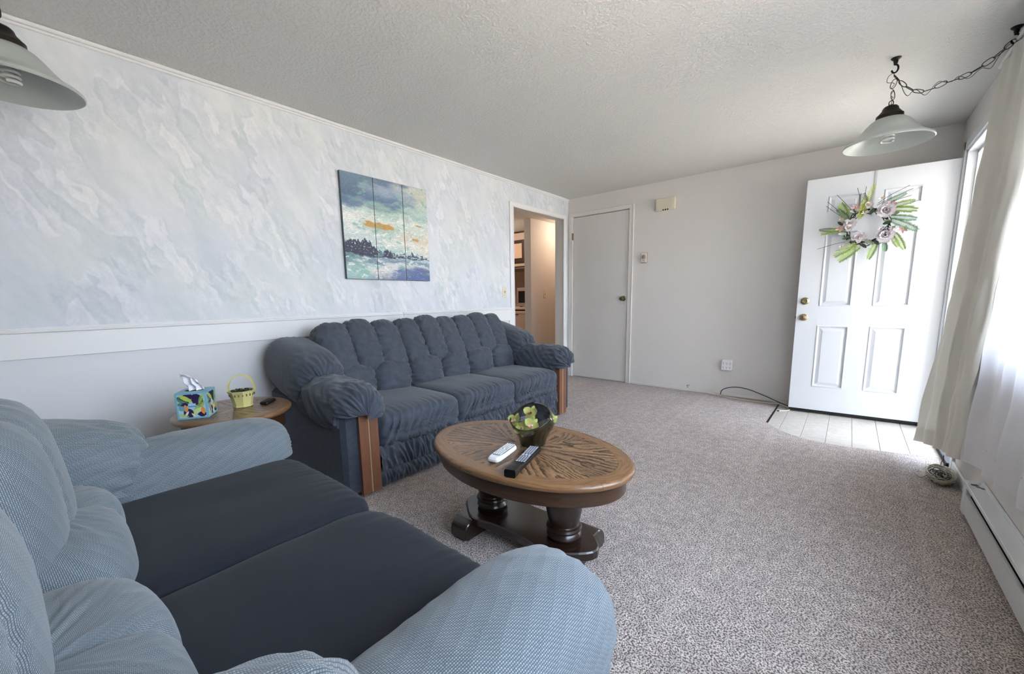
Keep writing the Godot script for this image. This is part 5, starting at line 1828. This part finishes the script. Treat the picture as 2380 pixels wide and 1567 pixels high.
func build_wreath() -> void:
	# hangs on the entry door; all coordinates in the plane z = 0 of the node
	var C := Vector3(2.925, 1.560, 0.262)
	var w := thing("door_wreath", "spring wreath of white flowers and green ferns on the entry door", "wreath", C)
	rng.seed = 99
	var nrm := Vector3(0, 0, 1)
	var tm := mat(Color(0.20, 0.165, 0.13), 0.8)
	for k in 7:
		var ring: Array = []
		var ph := rng.randf() * TAU
		for q in 40:
			var a := TAU * q / 40
			var r := 0.125 + 0.014 * sin(a * 3.0 + ph) + 0.010 * sin(a * 7.0 + ph * 2.0)
			ring.append(Vector3(r * cos(a), r * sin(a), 0.012 + 0.010 * sin(a * 5.0 + ph)))
		var rb := MB.new()
		rb.tube(ring, 0.0035, 6, true)
		obj("vine", rb, tm, w)
	var tw := [[0.05, 0.17, 0.215, 0.265], [0.045, 0.155, 0.235, 0.240], [0.06, 0.14, 0.232, 0.195], [-0.11, 0.05, -0.262, 0.225], [-0.10, 0.07, -0.268, 0.192], [-0.06, 0.16, -0.082, 0.300], [-0.055, 0.19, -0.03, 0.303], [-0.07, -0.10, -0.300, -0.149], [-0.055, -0.13, -0.18, -0.173], [-0.08, 0.10, -0.205, 0.27], [-0.11, -0.03, -0.25, -0.02]]
	for t in tw:
		var a := Vector3(t[0], t[1], 0.02)
		var b := Vector3(t[2], t[3], 0.04 + 0.03 * rng.randf())
		var tb := MB.new()
		tb.tube(_curve([a, a.lerp(b, 0.4) + Vector3(rng.randf_range(-0.012, 0.012), rng.randf_range(-0.012, 0.012), 0.012), b], 10), 0.0016, 5)
		obj("twig", tb, tm, w)
	var g1 := mat(Color(0.50, 0.60, 0.22), 0.6)
	var g2 := mat(Color(0.40, 0.55, 0.42), 0.6)
	var g3 := mat(Color(0.66, 0.70, 0.22), 0.6)
	var g4 := mat(Color(0.27, 0.34, 0.25), 0.6)
	for q in [g1, g2, g3, g4]:
		q.backlight_enabled = true
		q.backlight = q.albedo_color * 0.4
	var fr := [[-0.045, 0.075, 0.018, 0.31, g3, 15, 0.030], [-0.055, 0.06, -0.02, 0.22, g3, 12, 0.034], [0.125, 0.116, 0.267, 0.086, g1, 14, 0.040], [0.11, 0.13, 0.25, 0.15, g1, 12, 0.034], [0.13, 0.04, 0.285, -0.063, g2, 16, 0.042], [0.12, 0.06, 0.27, 0.02, g2, 14, 0.036], [0.16, -0.06, 0.224, -0.194, g1, 14, 0.036], [0.14, -0.07, 0.19, -0.17, g1, 10, 0.030], [0.07, -0.115, 0.028, -0.25, g1, 14, 0.034], [0.11, -0.12, 0.12, -0.20, g2, 10, 0.028],
		[-0.03, -0.145, -0.151, -0.258, g1, 16, 0.040], [-0.05, -0.12, -0.18, -0.215, g1, 14, 0.036], [-0.13, -0.012, -0.296, 0.003, g4, 16, 0.026], [-0.12, 0.0, -0.28, -0.03, g1, 14, 0.030], [-0.12, 0.07, -0.173, 0.194, g1, 14, 0.040], [-0.11, 0.06, -0.19, 0.15, g4, 12, 0.034], [0.07, 0.15, 0.20, 0.21, g2, 12, 0.026], [-0.02, 0.13, -0.04, 0.25, g4, 8, 0.03]]
	for f in fr:
		var mb := MB.new()
		leafy(mb, Vector3(f[0], f[1], 0.025), Vector3(f[2], f[3], 0.05 + 0.025 * rng.randf()), nrm, int(f[5] * 1.5), f[6], 0.0033)
		obj("fern_frond", mb, f[4], w)
	var lm := mat(Color(0.60, 0.64, 0.55), 0.5)
	for k in 26:
		var a := TAU * k / 26.0 + rng.randf() * 0.2
		var r := rng.randf_range(0.085, 0.15)
		var mb := MB.new()
		var d := Vector3(cos(a + rng.randf_range(-0.9, 0.9)), sin(a + rng.randf_range(-0.9, 0.9)), 0.25).normalized()
		petal(mb, Vector3(r * cos(a), r * sin(a), 0.03), d, (nrm - d * d.dot(nrm)).normalized(), 0.052, 0.024, 0.006)
		obj("leaf", mb, lm if k % 3 != 0 else g4, w)
	var white := mat(Color(0.90, 0.875, 0.885), 0.6)
	var pink := mat(Color(0.86, 0.70, 0.70), 0.6)
	var purp := mat(Color(0.26, 0.22, 0.36), 0.6)
	for q in [white, pink]:
		q.backlight_enabled = true
		q.backlight = Color(0.3, 0.28, 0.28)
	var fl := [[0.100, 0.105, 0.060, 34, white, 0], [0.110, -0.080, 0.062, 22, white, 1], [-0.105, 0.035, 0.046, 12, white, 0], [-0.045, -0.078, 0.050, 14, white, 0], [-0.008, 0.165, 0.034, 8, white, 0], [-0.115, 0.005, 0.036, 8, white, 0], [-0.080, 0.155, 0.034, 6, pink, 0], [0.127, 0.150, 0.036, 6, pink, 0], [-0.165, 0.0, 0.034, 6, pink, 0], [0.205, -0.045, 0.036, 6, pink, 0], [-0.142, -0.139, 0.022, 5, white, 0], [0.07, 0.20, 0.024, 5, white, 0], [-0.02, 0.105, 0.026, 5, white, 0], [0.085, -0.03, 0.026, 5, white, 0], [0.150, -0.03, 0.026, 5, white, 0], [-0.16, 0.075, 0.02, 5, pink, 0]]
	for f in fl:
		var mb := MB.new()
		var o := Vector3(f[0], f[1], 0.045)
		var n: int = f[3]
		for q in n:
			var ring := 0 if q < n * 0.5 else (1 if q < n * 0.8 else 2)
			var a := q * 2.39996
			var tilt: float = [0.25, 0.8, 1.6][ring] if n > 6 else 0.35
			var d := (Vector3(cos(a), sin(a), 0) + nrm * tilt).normalized()
			var nn := (nrm - d * d.dot(nrm)).normalized()
			petal(mb, o + nrm * 0.004 * ring, d, nn, f[2] * ([1.0, 0.8, 0.55][ring] if n > 6 else 1.0), f[2] * (0.75 if n > 6 else 0.42), f[2] * 0.12, f[2] * 0.05)
		var fo := obj("flower", mb, f[4], w)
		var cb := MB.new()
		cb.lathe([Vector2(0, -0.004), Vector2(0.006, 0.0), Vector2(0.005, 0.006), Vector2(0, 0.009)], 8, Transform3D(Basis(Vector3.RIGHT, PI / 2), o + nrm * f[2] * 0.4))
		obj("flower_centre", cb, purp if f[5] == 1 else mat(Color(0.75, 0.62, 0.40), 0.6), fo)
		if f[5] == 1:
			var bb := MB.new()
			for q in 9:
				var a := q * 2.4
				bb.lathe([Vector2(0, -0.006), Vector2(0.006, 0.0), Vector2(0, 0.006)], 7, Transform3D(Basis.IDENTITY, o + Vector3(0.018 * cos(a), 0.034 + 0.011 * sin(a), 0.022)))
			obj("berries", bb, purp, w)
	# hanger strap over the top of the door
	var hs := thing("wreath_hanger", "thin white metal wreath hanger over the top of the entry door", "hanger", Vector3(2.948, 1.60, 0.247))
	var sm := MB.new()
	sm.box(Vector3(-0.007, 0.05, 0.0), Vector3(0.007, 0.386, 0.0015), 0.0004)
	sm.box(Vector3(-0.007, 0.384, -0.050), Vector3(0.007, 0.3875, 0.0015), 0.0004)
	sm.box(Vector3(-0.007, 0.30, -0.0515), Vector3(0.007, 0.3865, -0.050), 0.0004)
	obj("strap", sm, mat(Color(0.80, 0.80, 0.80), 0.3, 0.2), hs)
	var hb := MB.new()
	hb.tube(_curve([Vector3(0, 0.052, 0.001), Vector3(0, 0.044, 0.012), Vector3(0, 0.052, 0.022), Vector3(0, 0.064, 0.024)], 12), 0.003, 6)
	obj("hook", hb, mat(Color(0.80, 0.80, 0.80), 0.3, 0.2), hs)

func curtain(called: String, label: String, zt: Vector2, zb: Vector2, y_top: float, y_bot: Vector2, xt: float, xb: float, folds: float, amp: float, m: Material, hem: float, sd: float, flare: float) -> void:
	var c := thing(called, label, "curtain", Vector3.ZERO, "pale window curtains")
	var nu := 160
	var nv := 60
	for layer in 2:
		var P := PackedVector3Array()
		var U := PackedVector2Array()
		var v0 := 0.0
		if layer == 1: v0 = 1.0 - hem / y_top
		var rows: int = nv if layer == 0 else 8
		for j in rows + 1:
			var v := lerpf(v0, 1.0, float(j) / rows)
			for i in nu + 1:
				var u := float(i) / nu
				var z := lerpf(lerpf(zt.x, zt.y, u), lerpf(zb.x, zb.y, u), smoothstep(0.0, 1.0, v))
				var ph := u * folds * TAU + sd + nz.get_noise_2d(u * 3.0 + sd, v * 0.8) * 1.6
				var a := amp * (0.55 + 0.45 * v) * (0.8 + 0.5 * nz.get_noise_2d(u * 5.0 + sd, 3.0))
				var x := lerpf(xt, xb, v) + sin(ph) * a + sin(ph * 2.1 + 1.0) * a * 0.25 - flare * pow(v, 0.75) * exp(-u * 5.0)
				x += nz.get_noise_2d(u * 9.0 + sd, v * 7.0) * 0.004 * (1.0 + v)
				if layer == 1: x -= 0.0022
				var y := lerpf(y_top, lerpf(y_bot.x, y_bot.y, u), v)
				P.append(Vector3(x, y, z + cos(ph) * a * 0.35)); U.append(Vector2(z * 1.5, y))
		var mb := MB.new()
		mb.grid(P, U, nu, rows, false, Vector3(50, 1, 2))
		obj("drape" if layer == 0 else "hem", mb, m, c)

func build_right_side() -> void:
	var cm := mat(Color(0.87, 0.86, 0.825), 0.8)
	cm.backlight_enabled = true
	cm.backlight = Color(0.20, 0.195, 0.18)
	var sm := mat(Color(0.92, 0.92, 0.925), 0.8)
	sm.backlight_enabled = true
	sm.backlight = Color(0.62, 0.62, 0.64)
	curtain("curtain", "heavy off-white curtain gathered beside the entry door frame", Vector2(1.16, 1.90), Vector2(0.98, 1.66), 2.205, Vector2(0.085, 0.20), 3.385, 3.355, 4.2, 0.025, cm, 0.10, 0.4, 0.080)
	curtain("curtain", "sheer white curtain hanging over the picture window and heater", Vector2(2.02, 2.86), Vector2(1.80, 2.80), 2.205, Vector2(0.25, 0.37), 3.375, 3.365, 4.0, 0.020, sm, 0.12, 2.2, 0.0)
	# rod
	var rd := thing("curtain_rod", "white curtain rod high on the window wall", "curtain rod", Vector3(3.385, 2.225, 0))
	var rb := MB.new()
	rb.tube([Vector3(0, 0, 1.12), Vector3(0, 0, 4.9)], 0.009, 12)
	obj("rod", rb, M.trim, rd)
	for z in [1.2, 3.0, 4.8]:
		obj("bracket", bx(Vector3(-0.006, -0.014, z - 0.006), Vector3(0.035, 0.006, z + 0.006), 0.002), M.trim, rd)
	# baseboard heater
	var h := thing("baseboard_heater", "long white electric baseboard heater under the window", "heater", Vector3(3.36, 0, 1.86))
	var L := 3.4
	var hm := mat(Color(0.86, 0.87, 0.875), 0.35)
	obj("back_plate", bx(Vector3(0.048, 0.01, 0), Vector3(0.058, 0.172, L), 0.001), hm, h)
	var tp := MB.new()
	tp.box(Vector3(-0.002, 0.158, -0.004), Vector3(0.058, 0.164, L), 0.002)
	tp.box(Vector3(-0.004, 0.146, -0.004), Vector3(0.002, 0.164, L), 0.002)
	obj("top_cover", tp, hm, h)
	var fp := MB.new()
	fp.box(Vector3(-0.002, 0.022, 0.0), Vector3(0.002, 0.112, L), 0.001)
	fp.box(Vector3(-0.002, 0.108, 0.0), Vector3(0.010, 0.113, L), 0.001)
	obj("front_panel", fp, hm, h)
	obj("end_cap", bx(Vector3(-0.003, 0.012, -0.005), Vector3(0.058, 0.163, 0.055), 0.003), hm, h)
	var fins := MB.new()
	for k in 260:
		fins.box(Vector3(0.012, 0.055, 0.07 + k * 0.0125), Vector3(0.045, 0.125, 0.071 + k * 0.0125))
	var fo := obj("heating_fins", fins, mat(Color(0.10, 0.10, 0.10), 0.6), h)
	fo.set_meta("kind", "stuff")
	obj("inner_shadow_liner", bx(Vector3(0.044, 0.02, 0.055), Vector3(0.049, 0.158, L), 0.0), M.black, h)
	# worn patch on the cover
	var wp := MB.new()
	for q in [[0.018, 0.055, 0.010], [0.030, 0.075, 0.009], [0.042, 0.085, 0.008], [0.026, 0.050, 0.008]]:
		wp.prism(oval(q[2], q[2] * 1.4, 12), 0.1640, 0.1643, 0.0, Transform3D(Basis.IDENTITY, Vector3(q[0], 0, q[1])))
	obj("worn_patch", wp, mat(Color(0.50, 0.50, 0.50), 0.6), h)
	# heap of spare chain and cord on the carpet
	var cp := thing("chain_heap", "tangled heap of spare chain and cord on the carpet beside the heater", "chain", Vector3(3.335, 0, 1.46))
	rng.seed = 55
	var chm := mat(Color(0.50, 0.48, 0.42), 0.35, 0.7)
	for q in 3:
		var pth: Array = []
		for k in 26:
			var a := k * (0.75 + 0.2 * q) + q * 2.0
			var r := 0.022 + 0.030 * rng.randf()
			pth.append(Vector3(r * cos(a) * 0.9, 0.010 + 0.010 * q + 0.012 * rng.randf(), r * sin(a) * 1.9))
		chain_along(cp, _curve(pth, 200), 0.034, 0.018, 0.0017, chm)
	for q in 5:
		var pth: Array = []
		for k in 30:
			var a := k * 0.62 + q
			var r := 0.040 + 0.016 * rng.randf() + 0.006 * q
			pth.append(Vector3(r * cos(a) * 0.8, 0.012 + 0.022 * rng.randf() + 0.006 * q, r * sin(a) * 1.9))
		var cb := MB.new()
		cb.tube(_curve(pth, 220), 0.0022, 6)
		obj("cord_coil", cb, mat(Color(0.66, 0.64, 0.55), 0.5), cp)
	var ct := MB.new()
	ct.tube(_curve([Vector3(-0.02, 0.02, -0.06), Vector3(-0.05, 0.012, -0.02), Vector3(-0.075, 0.006, 0.01), Vector3(-0.09, 0.004, -0.06), Vector3(-0.07, 0.005, -0.11)], 40), 0.0022, 6)
	obj("cord_tail", ct, mat(Color(0.66, 0.64, 0.55), 0.5), cp)
	var hang: Array = [Vector3(0.030, 0.10, -0.185), Vector3(0.026, 0.04, -0.15), Vector3(0.01, 0.02, -0.08)]
	chain_along(cp, _curve(hang, 40), 0.036, 0.019, 0.0018, M.chain)

const HALL_E := 0.085

func light_switch(called: String, T: Transform3D, label: String) -> void:
	var s := thing(called, label, "light switch", T.origin)
	s.basis = T.basis
	obj("plate", bx(Vector3(-0.035, -0.057, 0), Vector3(0.035, 0.057, 0.005), 0.003), M.ivory, s)
	obj("surround", bx(Vector3(-0.006, -0.013, 0.004), Vector3(0.006, 0.013, 0.0065), 0.001), mat(Color(0.55, 0.52, 0.46), 0.5), s)
	var lv := MB.new()
	lv.box(Vector3(-0.0042, -0.004, 0), Vector3(0.0042, 0.004, 0.016), 0.001, Transform3D(Basis(Vector3.RIGHT, -0.4), Vector3(0, 0.002, 0.004)))
	obj("toggle", lv, M.ivory, s)
	for y in [-0.030, 0.030]:
		var sc := MB.new()
		sc.lathe([Vector2(0, 0), Vector2(0.0032, 0), Vector2(0.0026, 0.0012), Vector2(0, 0.0014)], 10, Transform3D(Basis(Vector3.RIGHT, PI / 2), Vector3(0, y, 0.005)))
		obj("screw", sc, mat(Color(0.42, 0.40, 0.36), 0.4, 0.6), s)

func _ready() -> void:
	# ---------------- camera
	var cam := Camera3D.new()
	cam.name = "camera"
	var f := 935.83
	cam.projection = Camera3D.PROJECTION_FRUSTUM
	cam.near = 0.05
	cam.far = 200.0
	cam.size = 0.05 * 1567.0 / f
	cam.frustum_offset = Vector2(0.05 * 0.96 / f, 0.05 * 48.6 / f)
	cam.position = Vector3(2.87485, 1.04769, 4.60739)
	cam.basis = Basis.from_euler(Vector3(-0.147012673, 0.697503452, -0.0161694527), EULER_ORDER_YXZ)
	add_child(cam)
	cam.current = true
	# ---------------- sky, sun, exposure
	var env := Environment.new()
	var sky := Sky.new()
	var sm := ProceduralSkyMaterial.new()
	sm.sky_top_color = Color(0.83, 0.90, 1.0)
	sm.sky_horizon_color = Color(0.95, 0.97, 1.0)
	sm.ground_bottom_color = Color(0.45, 0.45, 0.45)
	sm.ground_horizon_color = Color(0.95, 0.97, 1.0)
	sm.sky_energy_multiplier = 1.0
	sky.sky_material = sm
	env.background_mode = Environment.BG_SKY
	env.sky = sky
	env.background_energy_multiplier = 4.0
	env.ambient_light_source = Environment.AMBIENT_SOURCE_SKY
	env.tonemap_mode = Environment.TONE_MAPPER_LINEAR
	env.tonemap_exposure = 4.35
	env.sdfgi_enabled = true
	env.ssao_enabled = true
	env.ssil_enabled = true
	var we := WorldEnvironment.new()
	we.name = "world_environment"
	we.environment = env
	add_child(we)
	var sun := DirectionalLight3D.new()
	sun.name = "sun"
	sun.light_color = Color(1.0, 0.95, 0.88)
	sun.light_energy = 3.8
	sun.light_angular_distance = 0.6
	sun.shadow_enabled = true
	add_child(sun)
	sun.look_at_from_position(Vector3.ZERO, Vector3(0.34, -1.0, 0.28))
	# ---------------- build
	rng.seed = 7
	nz.noise_type = FastNoiseLite.TYPE_SIMPLEX_SMOOTH
	nz.frequency = 1.0
	nz.fractal_type = FastNoiseLite.FRACTAL_NONE
	nz.seed = 4
	var t0 := Time.get_ticks_msec()
	make_materials()
	print("materials ", Time.get_ticks_msec() - t0)
	build_room()
	print("room ", Time.get_ticks_msec() - t0)
	build_sofas()
	print("sofas ", Time.get_ticks_msec() - t0)
	build_tables()
	build_paintings()
	build_end_table_things()
	build_coffee_table_things()
	build_wall_things()
	build_lamps()
	build_wreath()
	build_right_side()
	light_switch("light_switch", Transform3D(Basis(Vector3.UP, PI / 2), Vector3(0.0, 1.115, 1.278)), "ivory toggle light switch on the marbled wallpaper by the doorway")
	print("all ", Time.get_ticks_msec() - t0)
